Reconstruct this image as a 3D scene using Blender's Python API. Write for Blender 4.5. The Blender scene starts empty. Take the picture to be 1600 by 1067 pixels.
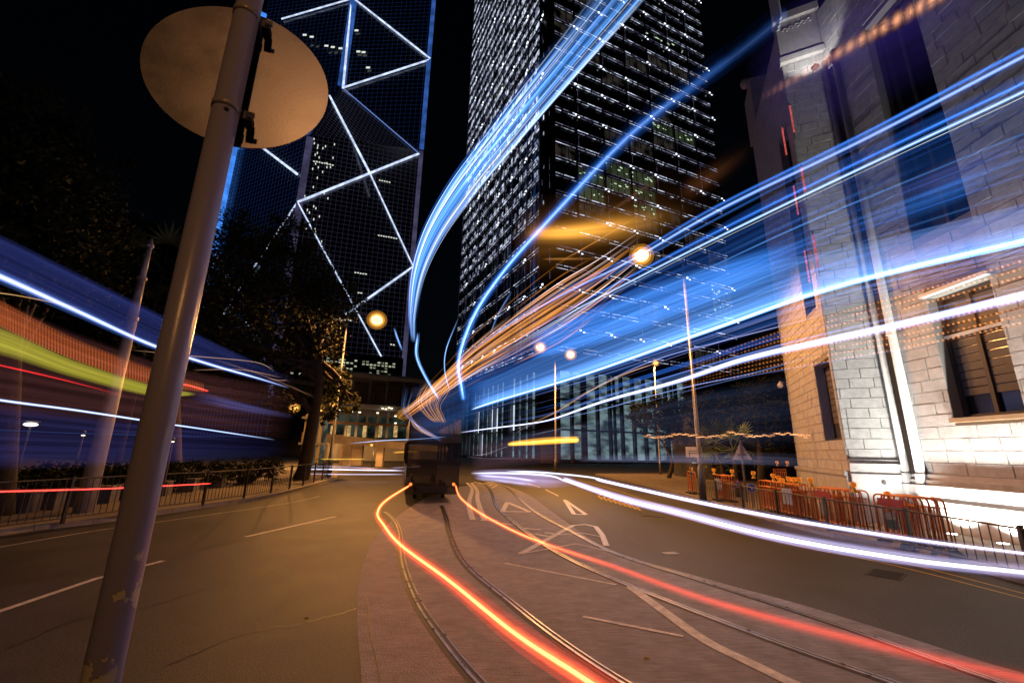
import bpy, math, random
from mathutils import Vector, Matrix
random.seed(7)
R=math.radians
scn=bpy.context.scene
# ------------------------------------------------------------------ camera
H=1.8; FPX=669.0; PITCH=R(14.3); ROLL=R(1.1)
_f=Vector((0,math.cos(PITCH),math.sin(PITCH))); _x=Vector((1,0,0)); _u=_x.cross(_f)
CX=_x*math.cos(ROLL)+_u*math.sin(ROLL); CU=-_x*math.sin(ROLL)+_u*math.cos(ROLL)
cam_d=bpy.data.cameras.new('camera'); cam=bpy.data.objects.new('camera',cam_d)
scn.collection.objects.link(cam); scn.camera=cam
cam_d.sensor_width=36; cam_d.lens=36*FPX/1600; cam_d.clip_start=.05; cam_d.clip_end=4000
M=Matrix((( CX.x,CU.x,-_f.x,0),(CX.y,CU.y,-_f.y,0),(CX.z,CU.z,-_f.z,H),(0,0,0,1)))
cam.matrix_world=M
# ------------------------------------------------------------------ night sky, moon, exposure
w=bpy.data.worlds.new('World'); scn.world=w; w.use_nodes=True
nt=w.node_tree; nt.nodes.clear()
sky=nt.nodes.new('ShaderNodeTexSky'); sky.sky_type='NISHITA'; sky.sun_disc=False
sky.sun_elevation=R(3); sky.sun_rotation=R(200)
bg=nt.nodes.new('ShaderNodeBackground'); bg.inputs[1].default_value=.0012
tint=nt.nodes.new('ShaderNodeMixRGB'); tint.blend_type='MULTIPLY'; tint.inputs[0].default_value=1; tint.inputs[2].default_value=(.55,.6,1,1)
wo=nt.nodes.new('ShaderNodeOutputWorld')
nt.links.new(sky.outputs[0],tint.inputs[1]); nt.links.new(tint.outputs[0],bg.inputs[0]); nt.links.new(bg.outputs[0],wo.inputs[0])
sd=bpy.data.lights.new('moon','SUN'); sd.energy=.012; sd.angle=R(.5); sd.color=(.8,.85,1)
so=bpy.data.objects.new('moon',sd); scn.collection.objects.link(so); so.rotation_euler=(R(50),0,R(20))
vs=scn.view_settings; vs.view_transform='Standard'; vs.look='None'; vs.exposure=0; vs.gamma=1
try: vs.use_curve_mapping=False
except Exception: pass
cy=scn.cycles
scn.render.engine='CYCLES'
cy.use_denoising=True; cy.transparent_max_bounces=96; cy.max_bounces=6; cy.diffuse_bounces=3; cy.glossy_bounces=3; cy.transmission_bounces=4
cy.sample_clamp_indirect=4; cy.caustics_reflective=False; cy.caustics_refractive=False
cy.use_light_tree=True

# ------------------------------------------------------------------ projection helpers (photo measurements -> real places)
def ray(px,py): return CX*((px-800)/FPX)-CU*((py-533.5)/FPX)+_f
def G(px,py,z=0.0):
    d=ray(px,py); t=(z-H)/d.z; return Vector((d.x*t,d.y*t,z))
def onplane(p,q,px,py):
    d=ray(px,py); ex,ey=q[0]-p[0],q[1]-p[1]
    det=d.x*(-ey)+ex*d.y
    t=(p[0]*(-ey)+ex*p[1])/det
    return Vector((d.x*t,d.y*t,H+d.z*t))
def onpath(P,px,py):
    d=ray(px,py); best=None; n=len(P)
    for i in range(n-1):
        a,b=P[i],P[i+1]; ex,ey=b[0]-a[0],b[1]-a[1]
        det=-d.x*ey+ex*d.y
        if abs(det)<1e-9: continue
        t=(a[0]*(-ey)+ex*a[1])/det
        s=(d.x*a[1]-d.y*a[0])/det
        s=((d.x*t-a[0])*ex+(d.y*t-a[1])*ey)/(ex*ex+ey*ey)
        lo=-6 if i==0 else -1e-5; hi=25 if i==n-2 else 1+1e-5
        if t>0 and lo<=s<=hi and (best is None or t<best): best=t
    if best is None: best=20
    return Vector((d.x*best,d.y*best,H+d.z*best))
def at(az,d,z=0): return Vector((d*math.sin(R(az)),d*math.cos(R(az)),z))
def smooth(pts,n=8):
    P=[Vector(p) for p in pts]; out=[]
    if len(P)<3:
        return [P[0].lerp(P[1],k/n) for k in range(n+1)]
    Q=[P[0]*2-P[1]]+P+[P[-1]*2-P[-2]]
    for i in range(1,len(Q)-2):
        for k in range(n):
            t=k/n; a,b,c,d=Q[i-1],Q[i],Q[i+1],Q[i+2]
            out.append(.5*((2*b)+(c-a)*t+(2*a-5*b+4*c-d)*t*t+(3*b-a-3*c+d)*t**3))
    out.append(P[-1]); return out

# ------------------------------------------------------------------ materials
MATS={}
def mat(name,col,rough=.6,metal=0,nscale=None,namt=.25,bump=0,bscale=None,emit=None,estr=0,spec=.5,alpha=None,stretch=(1,1,1)):
    if name in MATS: return MATS[name]
    m=bpy.data.materials.new(name); m.use_nodes=True; t=m.node_tree; b=t.nodes['Principled BSDF']
    b.inputs['Base Color'].default_value=(*col,1); b.inputs['Roughness'].default_value=rough
    b.inputs['Metallic'].default_value=metal; b.inputs['Specular IOR Level'].default_value=spec
    tc=t.nodes.new('ShaderNodeTexCoord'); mp=t.nodes.new('ShaderNodeMapping'); mp.inputs['Scale'].default_value=stretch
    geo=t.nodes.new('ShaderNodeNewGeometry')
    t.links.new(geo.outputs['Position'],mp.inputs[0])
    if nscale:
        n=t.nodes.new('ShaderNodeTexNoise'); n.inputs['Scale'].default_value=nscale; n.inputs['Detail'].default_value=8; n.inputs['Roughness'].default_value=.65
        t.links.new(mp.outputs[0],n.inputs['Vector'])
        r=t.nodes.new('ShaderNodeMapRange'); r.inputs[1].default_value=.3; r.inputs[2].default_value=.7
        r.inputs[3].default_value=1-namt; r.inputs[4].default_value=1+namt
        t.links.new(n.outputs['Fac'],r.inputs[0])
        mx=t.nodes.new('ShaderNodeVectorMath'); mx.operation='SCALE'; mx.inputs[0].default_value=col
        t.links.new(r.outputs[0],mx.inputs['Scale']); t.links.new(mx.outputs[0],b.inputs['Base Color'])
        rr=t.nodes.new('ShaderNodeMapRange'); rr.inputs[3].default_value=max(0.03,rough-.12); rr.inputs[4].default_value=min(1,rough+.12)
        t.links.new(n.outputs['Fac'],rr.inputs[0]); t.links.new(rr.outputs[0],b.inputs['Roughness'])
    if bump:
        n2=t.nodes.new('ShaderNodeTexNoise'); n2.inputs['Scale'].default_value=bscale or 60; n2.inputs['Detail'].default_value=3
        t.links.new(mp.outputs[0],n2.inputs['Vector'])
        bp=t.nodes.new('ShaderNodeBump'); bp.inputs['Strength'].default_value=bump; bp.inputs['Distance'].default_value=min(.02,.9/(bscale or 60))
        t.links.new(n2.outputs['Fac'],bp.inputs['Height']); t.links.new(bp.outputs[0],b.inputs['Normal'])
    if emit:
        b.inputs['Emission Color'].default_value=(*emit,1); b.inputs['Emission Strength'].default_value=estr
    if alpha is not None: b.inputs['Alpha'].default_value=alpha
    MATS[name]=m; return m
def glow(name,col,s,nscale=None,lo=.2,stretch=(1,1,1),sample=False):
    if name in MATS: return MATS[name]
    m=bpy.data.materials.new(name); m.use_nodes=True; t=m.node_tree; t.nodes.clear()
    o=t.nodes.new('ShaderNodeOutputMaterial'); e=t.nodes.new('ShaderNodeEmission')
    e.inputs[0].default_value=(*col,1); e.inputs[1].default_value=s
    if nscale:
        g=t.nodes.new('ShaderNodeNewGeometry'); mp=t.nodes.new('ShaderNodeMapping'); mp.inputs['Scale'].default_value=stretch
        n=t.nodes.new('ShaderNodeTexNoise'); n.inputs['Scale'].default_value=nscale; n.inputs['Detail'].default_value=3
        r=t.nodes.new('ShaderNodeMapRange'); r.inputs[1].default_value=.38; r.inputs[2].default_value=.66; r.inputs[3].default_value=s*lo; r.inputs[4].default_value=s
        t.links.new(g.outputs['Position'],mp.inputs[0]); t.links.new(mp.outputs[0],n.inputs['Vector']); t.links.new(n.outputs['Fac'],r.inputs[0]); t.links.new(r.outputs[0],e.inputs[1])
    t.links.new(e.outputs[0],o.inputs[0])
    if not sample:
        try: m.cycles.emission_sampling='NONE'
        except Exception: pass
    MATS[name]=m; return m

# light-trail material: additive, brightness carried by the strand itself
tm=bpy.data.materials.new('trail_light'); tm.use_nodes=True; t=tm.node_tree; t.nodes.clear()
o=t.nodes.new('ShaderNodeOutputMaterial'); ad=t.nodes.new('ShaderNodeAddShader'); tr=t.nodes.new('ShaderNodeBsdfTransparent'); em=t.nodes.new('ShaderNodeEmission'); at_=t.nodes.new('ShaderNodeAttribute'); at_.attribute_name='light'
em.inputs[1].default_value=1
t.links.new(at_.outputs['Color'],em.inputs[0]); t.links.new(tr.outputs[0],ad.inputs[0]); t.links.new(em.outputs[0],ad.inputs[1]); t.links.new(ad.outputs[0],o.inputs[0])
try: tm.cycles.emission_sampling='NONE'
except Exception: pass

tms=tm.copy(); tms.name='trail_sheet_light'
try: tms.cycles.emission_sampling='FRONT_BACK'
except Exception: pass
ASPH=mat('asphalt',(.033,.030,.029),.62,0,.8,.55,.55,90,spec=.38)
# asphalt gets fine aggregate and worn wheel bands
_t=ASPH.node_tree; _b=_t.nodes['Principled BSDF']
_g=_t.nodes.new('ShaderNodeNewGeometry'); _n=_t.nodes.new('ShaderNodeTexNoise'); _n.inputs['Scale'].default_value=48; _n.inputs['Detail'].default_value=4; _n.inputs['Roughness'].default_value=.85
_r=_t.nodes.new('ShaderNodeMapRange'); _r.inputs[1].default_value=.38; _r.inputs[2].default_value=.64; _r.inputs[3].default_value=.25; _r.inputs[4].default_value=2.1
_m=_t.nodes.new('ShaderNodeVectorMath'); _m.operation='SCALE'
_src=_b.inputs['Base Color'].links[0].from_socket
_t.links.new(_g.outputs['Position'],_n.inputs['Vector']); _t.links.new(_n.outputs['Fac'],_r.inputs[0]); _t.links.new(_src,_m.inputs[0]); _t.links.new(_r.outputs[0],_m.inputs['Scale']); _t.links.new(_m.outputs[0],_b.inputs['Base Color'])
CONC=mat('track_concrete',(.25,.23,.235),.72,0,3.2,.32,.9,55,stretch=(1,1,1))
_t=CONC.node_tree; _b=_t.nodes['Principled BSDF']
_g=_t.nodes.new('ShaderNodeNewGeometry'); _mp=_t.nodes.new('ShaderNodeMapping'); _mp.inputs['Rotation'].default_value=(0,0,R(12)); _mp.inputs['Scale'].default_value=(4,70,1)
_n=_t.nodes.new('ShaderNodeTexNoise'); _n.inputs['Scale'].default_value=1; _n.inputs['Detail'].default_value=5
_r=_t.nodes.new('ShaderNodeMapRange'); _r.inputs[1].default_value=.3; _r.inputs[2].default_value=.7; _r.inputs[3].default_value=.62; _r.inputs[4].default_value=1.3
_m=_t.nodes.new('ShaderNodeVectorMath'); _m.operation='SCALE'; _src=_b.inputs['Base Color'].links[0].from_socket
_t.links.new(_g.outputs['Position'],_mp.inputs[0]); _t.links.new(_mp.outputs[0],_n.inputs['Vector']); _t.links.new(_n.outputs['Fac'],_r.inputs[0]); _t.links.new(_src,_m.inputs[0]); _t.links.new(_r.outputs[0],_m.inputs['Scale']); _t.links.new(_m.outputs[0],_b.inputs['Base Color'])
PAVE=mat('pavement',(.17,.14,.12),.75,0,2.5,.3,.5,40)
KERB=mat('kerb_concrete',(.23,.2,.18),.75,0,4,.3,.5,40)
PAINT=mat('road_paint',(.62,.57,.5),.6,0,9,.35,.5,80)
YPAINT=mat('yellow_road_paint',(.5,.32,.06),.6,0,9,.4,.4,80)
STEEL=mat('rail_steel',(.42,.41,.40),.3,1,6,.3)
DARK=mat('dark_groove',(.012,.011,.011),.6)
STONE=mat('granite_block',(.44,.43,.41),.8,0,5,.2,1.0,38)
STONE2=mat('granite_smooth',(.5,.48,.45),.7,0,6,.12,.3,30)
MORTAR=mat('mortar_joint',(.27,.26,.24),.9)
WDARK=mat('window_dark',(.012,.014,.018),.12,0,spec=.6)
FRAMEB=mat('window_frame_brown',(.05,.038,.03),.5,0,5,.2)
POLE=mat('pole_paint',(.27,.26,.34),.3,.1,14,.12,.05,80)
SIGNB=mat('sign_back_aluminium',(.115,.11,.15),.33,.8,5,.22,.03,160)
BLACKM=mat('black_rubber',(.015,.015,.015),.6)
GREYM=mat('grey_painted_steel',(.16,.16,.17),.4,.6,8,.2)
RAILM=mat('railing_steel',(.06,.055,.055),.45,.6,8,.3)
ORANGE=mat('orange_painted_steel',(.62,.17,.02),.42,.1,14,.35)
REDP=mat('red_board',(.35,.03,.03),.5,0,12,.2)
YELP=mat('yellow_plastic',(.7,.42,.03),.4,0)
WHITEP=mat('white_sheet',(.7,.7,.7),.5,0,10,.1)
BLUEP=mat('blue_sign_face',(.03,.06,.5),.4)
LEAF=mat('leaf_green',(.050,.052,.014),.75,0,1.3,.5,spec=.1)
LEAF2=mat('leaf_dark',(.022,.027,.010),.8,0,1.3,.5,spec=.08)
PALM=mat('palm_leaf',(.08,.12,.05),.5,0,3,.3)
BARK=mat('bark',(.045,.033,.024),.85,0,6,.4,.8,20)
BGLASS=mat('tower_glass',(.012,.014,.02),.12,0,spec=.7)
BSTEEL=mat('tower_steel',(.16,.14,.19),.3,.7)
BCONC=mat('grey_cladding',(.30,.31,.33),.6,0,1.5,.15)

# ------------------------------------------------------------------ object helpers
COL=scn.collection
def wpos(o):
    v=Vector((0,0,0))
    while o is not None: v+=o.location; o=o.parent
    return v
class MB:
    def __init__(s): s.v=[]; s.f=[]
    def quad(s,*p):
        i=len(s.v); s.v+= [Vector(q) for q in p]; s.f.append(tuple(range(i,i+len(p)))); return s
    def hexa(s,p):
        i=len(s.v); s.v+=[Vector(q) for q in p]
        for a in ((0,3,2,1),(4,5,6,7),(0,1,5,4),(1,2,6,5),(2,3,7,6),(3,0,4,7)): s.f.append(tuple(i+k for k in a))
        return s
    def box(s,c,ax,ay,az):       # half-axis vectors
        c=Vector(c);ax=Vector(ax);ay=Vector(ay);az=Vector(az)
        return s.hexa([c-ax-ay-az,c+ax-ay-az,c+ax+ay-az,c-ax+ay-az,c-ax-ay+az,c+ax-ay+az,c+ax+ay+az,c-ax+ay+az])
    def abox(s,x0,x1,y0,y1,z0,z1):
        return s.box(((x0+x1)/2,(y0+y1)/2,(z0+z1)/2),((x1-x0)/2,0,0),(0,(y1-y0)/2,0),(0,0,(z1-z0)/2))
    def tube(s,pts,r,n=8,cap=True):
        P=[Vector(p) for p in pts]; m=len(P); rr=r if isinstance(r,(list,tuple)) else [r]*m
        i0=len(s.v); prev=None
        for k in range(m):
            d=(P[min(k+1,m-1)]-P[max(k-1,0)])
            d=d.normalized() if d.length>1e-9 else Vector((0,0,1))
            if prev is None:
                a=Vector((0,0,1)) if abs(d.z)<.9 else Vector((1,0,0)); n1=d.cross(a).normalized()
            else:
                n1=(prev-d*prev.dot(d)); n1=n1.normalized() if n1.length>1e-6 else d.orthogonal().normalized()
            prev=n1; n2=d.cross(n1)
            for j in range(n):
                a=2*math.pi*j/n; s.v.append(P[k]+(n1*math.cos(a)+n2*math.sin(a))*rr[k])
        for k in range(m-1):
            for j in range(n):
                a=i0+k*n+j;b=i0+k*n+(j+1)%n; s.f.append((a,b,b+n,a+n))
        if cap:
            s.f.append(tuple(i0+j for j in range(n))[::-1]); s.f.append(tuple(i0+(m-1)*n+j for j in range(n)))
        return s
    def ball(s,c,r,n=8,sq=(1,1,1)):
        c=Vector(c); i0=len(s.v); m=max(4,n//2+1)
        for k in range(m+1):
            a=math.pi*k/m
            for j in range(n):
                b=2*math.pi*j/n; s.v.append(c+Vector((r*sq[0]*math.sin(a)*math.cos(b),r*sq[1]*math.sin(a)*math.sin(b),r*sq[2]*math.cos(a))))
        for k in range(m):
            for j in range(n):
                a=i0+k*n+j;b=i0+k*n+(j+1)%n; s.f.append((a,a+n,b+n,b))
        return s
    def prism(s,poly,d):         # polygon extruded by vector d
        P=[Vector(p) for p in poly]; n=len(P); i=len(s.v); d=Vector(d); s.v+=P+[p+d for p in P]
        s.f.append(tuple(range(i,i+n))[::-1]); s.f.append(tuple(range(i+n,i+2*n)))
        for k in range(n): s.f.append((i+k,i+(k+1)%n,i+n+(k+1)%n,i+n+k))
        return s
    def build(s,name,m,parent=None,smooth_=False,origin=None):
        me=bpy.data.meshes.new(name); off=wpos(parent) if parent else (Vector(origin) if origin is not None else Vector((0,0,0)))
        me.from_pydata([v-off for v in s.v],[],s.f); me.update()
        if m: me.materials.append(m)
        if smooth_: me.polygons.foreach_set('use_smooth',[True]*len(me.polygons))
        o=bpy.data.objects.new(name,me); COL.objects.link(o)
        if parent: o.parent=parent
        elif origin is not None: o.location=off
        return o
def tag(o,label=None,cat=None,group=None,kind=None):
    if label: o['label']=label
    if cat: o['category']=cat
    if group: o['group']=group
    if kind: o['kind']=kind
    return o
def empty(name,loc,label=None,cat=None,group=None):
    o=bpy.data.objects.new(name,None); o.empty_display_size=.1; COL.objects.link(o); o.location=Vector(loc)
    return tag(o,label,cat,group)
def copy_tree(o,parent=None):
    c=o.copy(); COL.objects.link(c); c.parent=parent
    for ch in list(o.children): copy_tree(ch,c)
    return c
def ribbon_pts(P,wd):
    L=[];Rr=[]
    for k,p in enumerate(P):
        d=(P[min(k+1,len(P)-1)]-P[max(k-1,0)]); d.z=0; d.normalize(); n=Vector((-d.y,d.x,0)); ww=wd[k] if isinstance(wd,list) else wd
        L.append(p+n*ww/2);Rr.append(p-n*ww/2)
    return L,Rr
def strip(mb,P,wd,z=None):
    L,Rr=ribbon_pts(P,wd)
    for k in range(len(P)-1):
        a,b,c,d=L[k].copy(),Rr[k].copy(),Rr[k+1].copy(),L[k+1].copy()
        if z is not None:
            for q in (a,b,c,d): q.z=z
        mb.quad(a,d,c,b)
    return mb

# =================================================================== SETTING: ground
tag(MB().quad((-700,-60,0),(700,-60,0),(700,1400,0),(-700,1400,0)).build('road',ASPH),kind='structure')
# concrete tram bed
bl=smooth([G(575,1300),G(565,1067),G(558,960),G(565,890),G(590,835),G(630,800),G(665,778),G(690,765)],5)
br=smooth([G(1900,1120),G(1600,1052),G(1400,990),G(1250,944),G(1100,903),G(950,857),G(880,812),G(820,770),G(770,752)],5)
poly=[Vector((p.x,p.y,.004)) for p in bl+br[::-1]]
tag(MB().quad(*poly).build('tram_bed',CONC),kind='structure')
# cracked edge joint of the slab
mb=MB(); strip(mb,smooth([G(600,1100),G(590,1040),G(578,985),G(573,930)],6),.012,.0075); tag(mb.build('slab_joint',DARK),kind='structure')
# tram tracks: head, groove, and polished edge
tracks={'near':([(600,800),(612,810),(622,828),(628,880),(650,940),(690,1000),(745,1067),(840,1160)],[(690,790),(697,810),(703,835),(725,880),(800,945),(870,1000),(970,1067),(1120,1150)]),
        'far':([(740,753),(757,757),(767,768),(775,790),(800,815),(850,852),(900,880),(1000,923),(1200,1000),(1390,1067),(1600,1135)],[(745,748),(787,760),(812,781),(840,803),(890,830),(960,865),(1100,910),(1300,975),(1560,1067),(1750,1120)])}
for nm,(a,b) in tracks.items():
    tr_=empty('tram_track',G(*a[3]),('worn dark tram track curving past the camera between two red light trails' if nm=='near' else 'polished tram track with bright rails curving right across the road'),'tram track')
    for line in (a,b):
        P=smooth([G(*q) for q in line],8)
        L,Rr=ribbon_pts(P,.05)
        mb=MB(); mb2=MB()
        for k in range(len(P)-1):
            d=(P[k+1]-P[k]).normalized(); n=Vector((-d.y,d.x,0))
            mb.hexa([P[k]-n*.018+Vector((0,0,.002)),P[k]+n*.018+Vector((0,0,.002)),P[k+1]+n*.018+Vector((0,0,.002)),P[k+1]-n*.018+Vector((0,0,.002)),
                     P[k]-n*.014+Vector((0,0,.014)),P[k]+n*.014+Vector((0,0,.014)),P[k+1]+n*.014+Vector((0,0,.014)),P[k+1]-n*.014+Vector((0,0,.014))])
        mb.build('rail',STEEL,tr_)
        strip(mb2,P,.13,.0065).build('groove',DARK,tr_)
        # inner check rail
        mb3=MB()
        for k in range(len(P)-1):
            d=(P[k+1]-P[k]).normalized(); n=Vector((-d.y,d.x,0)); a0=P[k]+n*.062; a1=P[k+1]+n*.062
            mb3.hexa([a0-n*.009,a0+n*.009,a1+n*.009,a1-n*.009,a0-n*.009+Vector((0,0,.011)),a0+n*.009+Vector((0,0,.011)),a1+n*.009+Vector((0,0,.011)),a1-n*.009+Vector((0,0,.011))])
        mb3.build('check_rail',STEEL,tr_)
# road markings
def mark(pts,wd,m=PAINT,sm=False,z=.0095,name='road_marking'):
    P=[G(*p) for p in pts]
    if sm: P=smooth(P,6)
    mb=MB(); strip(mb,P,wd,z); return tag(mb.build(name,m),kind='structure')
mark([(-60,975),(150,904),(255,876)],.085,z=.004); mark([(384,838.5),(524,807)],.11,z=.004)
mark([(-60,864),(0,854.5),(90,839),(170,826),(300,808),(450,786),(500,775)],.045,z=.004,sm=True)
mark([(730,754.6),(737.7,763.8),(734,779),(733,791),(738.5,812)],.16,sm=True); mark([(737,754.6),(745,765.5),(746,779),(749.5,792.5),(757,812.7)],.16,sm=True)
def tri(pts,wd):
    P=pts+[pts[0]]
    for k in range(len(P)-1): mark([P[k],P[k+1]],wd,z=.0095+.002*k)
tri([(792.5,785),(785,799.3),(828,800)],.16); tri([(882,781),(897,803.5),(915.6,804.3)],.13)
mark([(812.7,866),(895.4,821),(914,819.5),(930.8,823),(941,836),(947.6,853)],.12)
mark([(813,866),(899.6,850),(956,863)],.06,z=.0125); mark([(873.5,836),(909,833),(939,839)],.06,z=.0125)
for a,b in (((817.8,826),(844.8,828)),((836,834.7),(858,839)),((851.5,833),(872,835)),((784,818),(801,821)),((750,813.6),(779,814.4))): mark([a,b],.13,z=.014)
mark([(762,760),(772,756),(776,758.5),(768,762.5)],.12)
mark([(824.6,755.4),(844,761.3)],.09,z=.004); mark([(852.4,764.7),(872.6,774.8)],.09,z=.004)
mark([(789,880.5),(963,914)],.055); mark([(911,964),(1068,995)],.06)
P=[G(985,917),G(1030,950),G(1100,1000),G(1180,1040),G(1242,1070),G(1300,1095)]
mb=MB(); strip(mb,smooth(P,5),.135,.0095); tag(mb.build('road_marking',PAINT),kind='structure')
yl=[(900,756),(960,773),(1060,806),(1230,849),(1350,873),(1450,896),(1600,935),(1700,960)]
mark(yl,.05,YPAINT,True,.004); mark([(x+3,y-7) for x,y in yl],.05,YPAINT,True,.004)
for k in range(9): mark([(934+k*7.5,774+k*2.2),(941+k*7.5,780+k*2.2)],.07,YPAINT,z=.004)
for k in range(7): mark([(940+k*8,771+k*2.2),(936+k*8,776+k*2.2)],.06,YPAINT,z=.006)
# drains
def cover(px,py,a,b,rot,label,m=None):
    c=G(px,py); o=empty('drain_cover',c,label,'drain cover')
    ca,sa=math.cos(rot),math.sin(rot); X=Vector((ca,sa,0)); Y=Vector((-sa,ca,0))
    MB().box(c+Vector((0,0,.004)),X*a,Y*b,(0,0,.003)).build('frame',m or GREYM,o)
    n=9
    for k in range(n):
        MB().box(c+X*(a*(-.85+1.7*k/(n-1)))+Vector((0,0,.009)),X*a*.05,Y*b*.85,(0,0,.002)).build('bar',STEEL if m is None else m,o)
cover(1048,864.5,.15,.1,.3,'small shiny metal drain cover in the road beside the far tram rail')
cover(1020,806,.35,.14,-.3,'long slotted drain grate in the far lane before the white trails',mat('grate_iron',(.02,.02,.02),.5,.6))
cover(1385,897,.3,.22,.7,'dark square manhole cover beside the double yellow line',mat('manhole_iron',(.03,.028,.025),.7,.4))

CRK=mat('crack_seal',(.010,.010,.010),.5)
rc=random.Random(4)
for pts in ([(20,1010),(130,965),(240,945),(330,915)],[(260,1040),(380,990),(470,975),(560,950)],[(390,905),(450,880),(520,872)],[(1080,870),(1200,893),(1330,940),(1420,960)],[(870,770),(930,800),(1000,850)],[(300,860),(420,838),(520,832)]):
    Q=[]
    for p in smooth([G(*q) for q in pts],12): Q.append(p+Vector((rc.uniform(-.02,.02),rc.uniform(-.03,.03),0)))
    mb=MB(); strip(mb,Q,.018,.0035); tag(mb.build('road_crack',CRK),kind='structure')
# leaves and litter on the road
for k,(px,py,lab) in enumerate([(1010,1030,'curled yellow leaf lying on the concrete tram bed'),(65,838,'yellow leaf scrap lying against the left kerb'),(478,967,'small yellow leaf on the dark near lane')]):
    c=G(px,py,.01); a=.035
    tag(MB().quad(c+Vector((-a,0,0)),c+Vector((0,-a*.45,.012)),c+Vector((a,0,.004)),c+Vector((0,a*.45,.02))).build('fallen_leaf',mat('dry_leaf',(.45,.33,.04),.7)),lab,'leaf')

# left pavement + kerb
kl=[(-500,985),(-260,890),(0,836),(180,815),(300,797),(400,782),(470,766),(510,754),(525,748.5),(526,744),(515,740.5),(470,737.5)]
KP=smooth([G(*p) for p in kl],6)
top=[Vector((p.x,p.y,.12)) for p in KP]
far=[Vector((-80,KP[-1].y+25,.12)),Vector((-80,-2,.12))]
tag(MB().quad(*(top+far)).build('left_pavement',PAVE),kind='structure')
def kerb(name,KP,side,step=.95):
    root=tag(MB().quad(*[KP[0]+Vector((0,0,.001)),KP[0]+Vector((.01,0,.001)),KP[0]+Vector((.01,.01,.001))]).build(name,KERB),kind='structure')
    d=0; seg=[]; acc=0; last=KP[0]
    cum=[0]
    for k in range(1,len(KP)): cum.append(cum[-1]+(KP[k]-KP[k-1]).length)
    def pt(s):
        for k in range(1,len(KP)):
            if cum[k]>=s: return KP[k-1].lerp(KP[k],(s-cum[k-1])/max(1e-6,cum[k]-cum[k-1]))
        return KP[-1].copy()
    s=0
    while s<cum[-1]-.3:
        a,b=pt(s),pt(min(s+step,cum[-1])); dr=(b-a).normalized(); n=Vector((-dr.y,dr.x,0))*side; a=a+dr*.006; b=b-dr*.006; h=.124+random.uniform(-.003,.003)
        MB().hexa([a,b,b+n*.15,a+n*.15,a+n*.012+Vector((0,0,h)),b+n*.012+Vector((0,0,h)),b+n*.15+Vector((0,0,h)),a+n*.15+Vector((0,0,h))]).build('kerb_stone',KERB,root)
        s+=step
kerb('left_kerb',[Vector((p.x,p.y,0)) for p in KP],1)
# right pavement + kerb
kr=[(2300,1100),(1900,1000),(1600,912),(1490,884),(1376,857),(1300,840),(1200,813),(1090,782),(1000,757),(930,742)]
KR=smooth([G(*p) for p in kr],6)
KR=[p+Vector((.0,0,0)) for p in KR]
tag(MB().quad(*([Vector((p.x,p.y,.12)) for p in KR]+[Vector((60,60,.12)),Vector((60,0,.12))])[::-1]).build('right_pavement',PAVE),kind='structure')
kerb('right_kerb',[Vector((p.x,p.y,0)) for p in KR],-1)

# =================================================================== pedestrian railings
def railing(label,P,height,step,zb,barstep=.13,mat_=RAILM):
    root=empty('pedestrian_railing',(P[0].x,P[0].y,zb),label,'railing')
    cum=[0]
    for k in range(1,len(P)): cum.append(cum[-1]+(P[k]-P[k-1]).length)
    def pt(s):
        for k in range(1,len(P)):
            if cum[k]>=s: return P[k-1].lerp(P[k],(s-cum[k-1])/max(1e-6,cum[k]-cum[k-1]))
        return P[-1].copy()
    s=0; barme=None
    while s<cum[-1]-.2:
        e=min(s+step,cum[-1]); a,b=pt(s),pt(e); a.z=b.z=zb; dr=(b-a).normalized(); n=Vector((-dr.y,dr.x,0)); up=Vector((0,0,1))
        MB().box(a+up*height/2,dr*.028,n*.028,up*(height/2+.03)).build('post',mat_,root)
        MB().tube([a+up*(height-.02)+dr*.04,b+up*(height-.02)-dr*.04],.018,6).build('top_rail',mat_,root)
        MB().tube([a+up*.09+dr*.04,b+up*.09-dr*.04],.014,6).build('bottom_rail',mat_,root)
        q=barstep
        L=(b-a).length
        while q<L-.05:
            p=a+dr*q
            if barme is None:
                o=MB().tube([p+up*.09,p+up*(height-.03)],.0085,5).build('bar',mat_,root); barme=o.data; base=p
            else:
                o=bpy.data.objects.new('bar',barme); COL.objects.link(o); o.parent=root; o.location=(p-base)
            q+=barstep
        s=e
    return root
FR=smooth([G(*p,.12) for p in [(1900,995),(1600,906),(1490,876),(1376,849),(1300,832),(1200,806),(1137,789),(1085,775)]],5)
FR=[p+Vector((.12,.0,0)) for p in FR]
railing('dark metal railing along the right kerb in front of the orange barriers',FR,.72,2.0,.12,.155)
FL=smooth([G(*p,.12) for p in [(-420,925),(-160,852),(40,826),(130,811),(330,786),(420,771),(480,757),(510,748),(517,743.5),(512,740),(490,738)]],5)
railing('dark metal railing following the curved left kerb below the bus trails',FL,.92,1.7,.12,.14)

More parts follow.
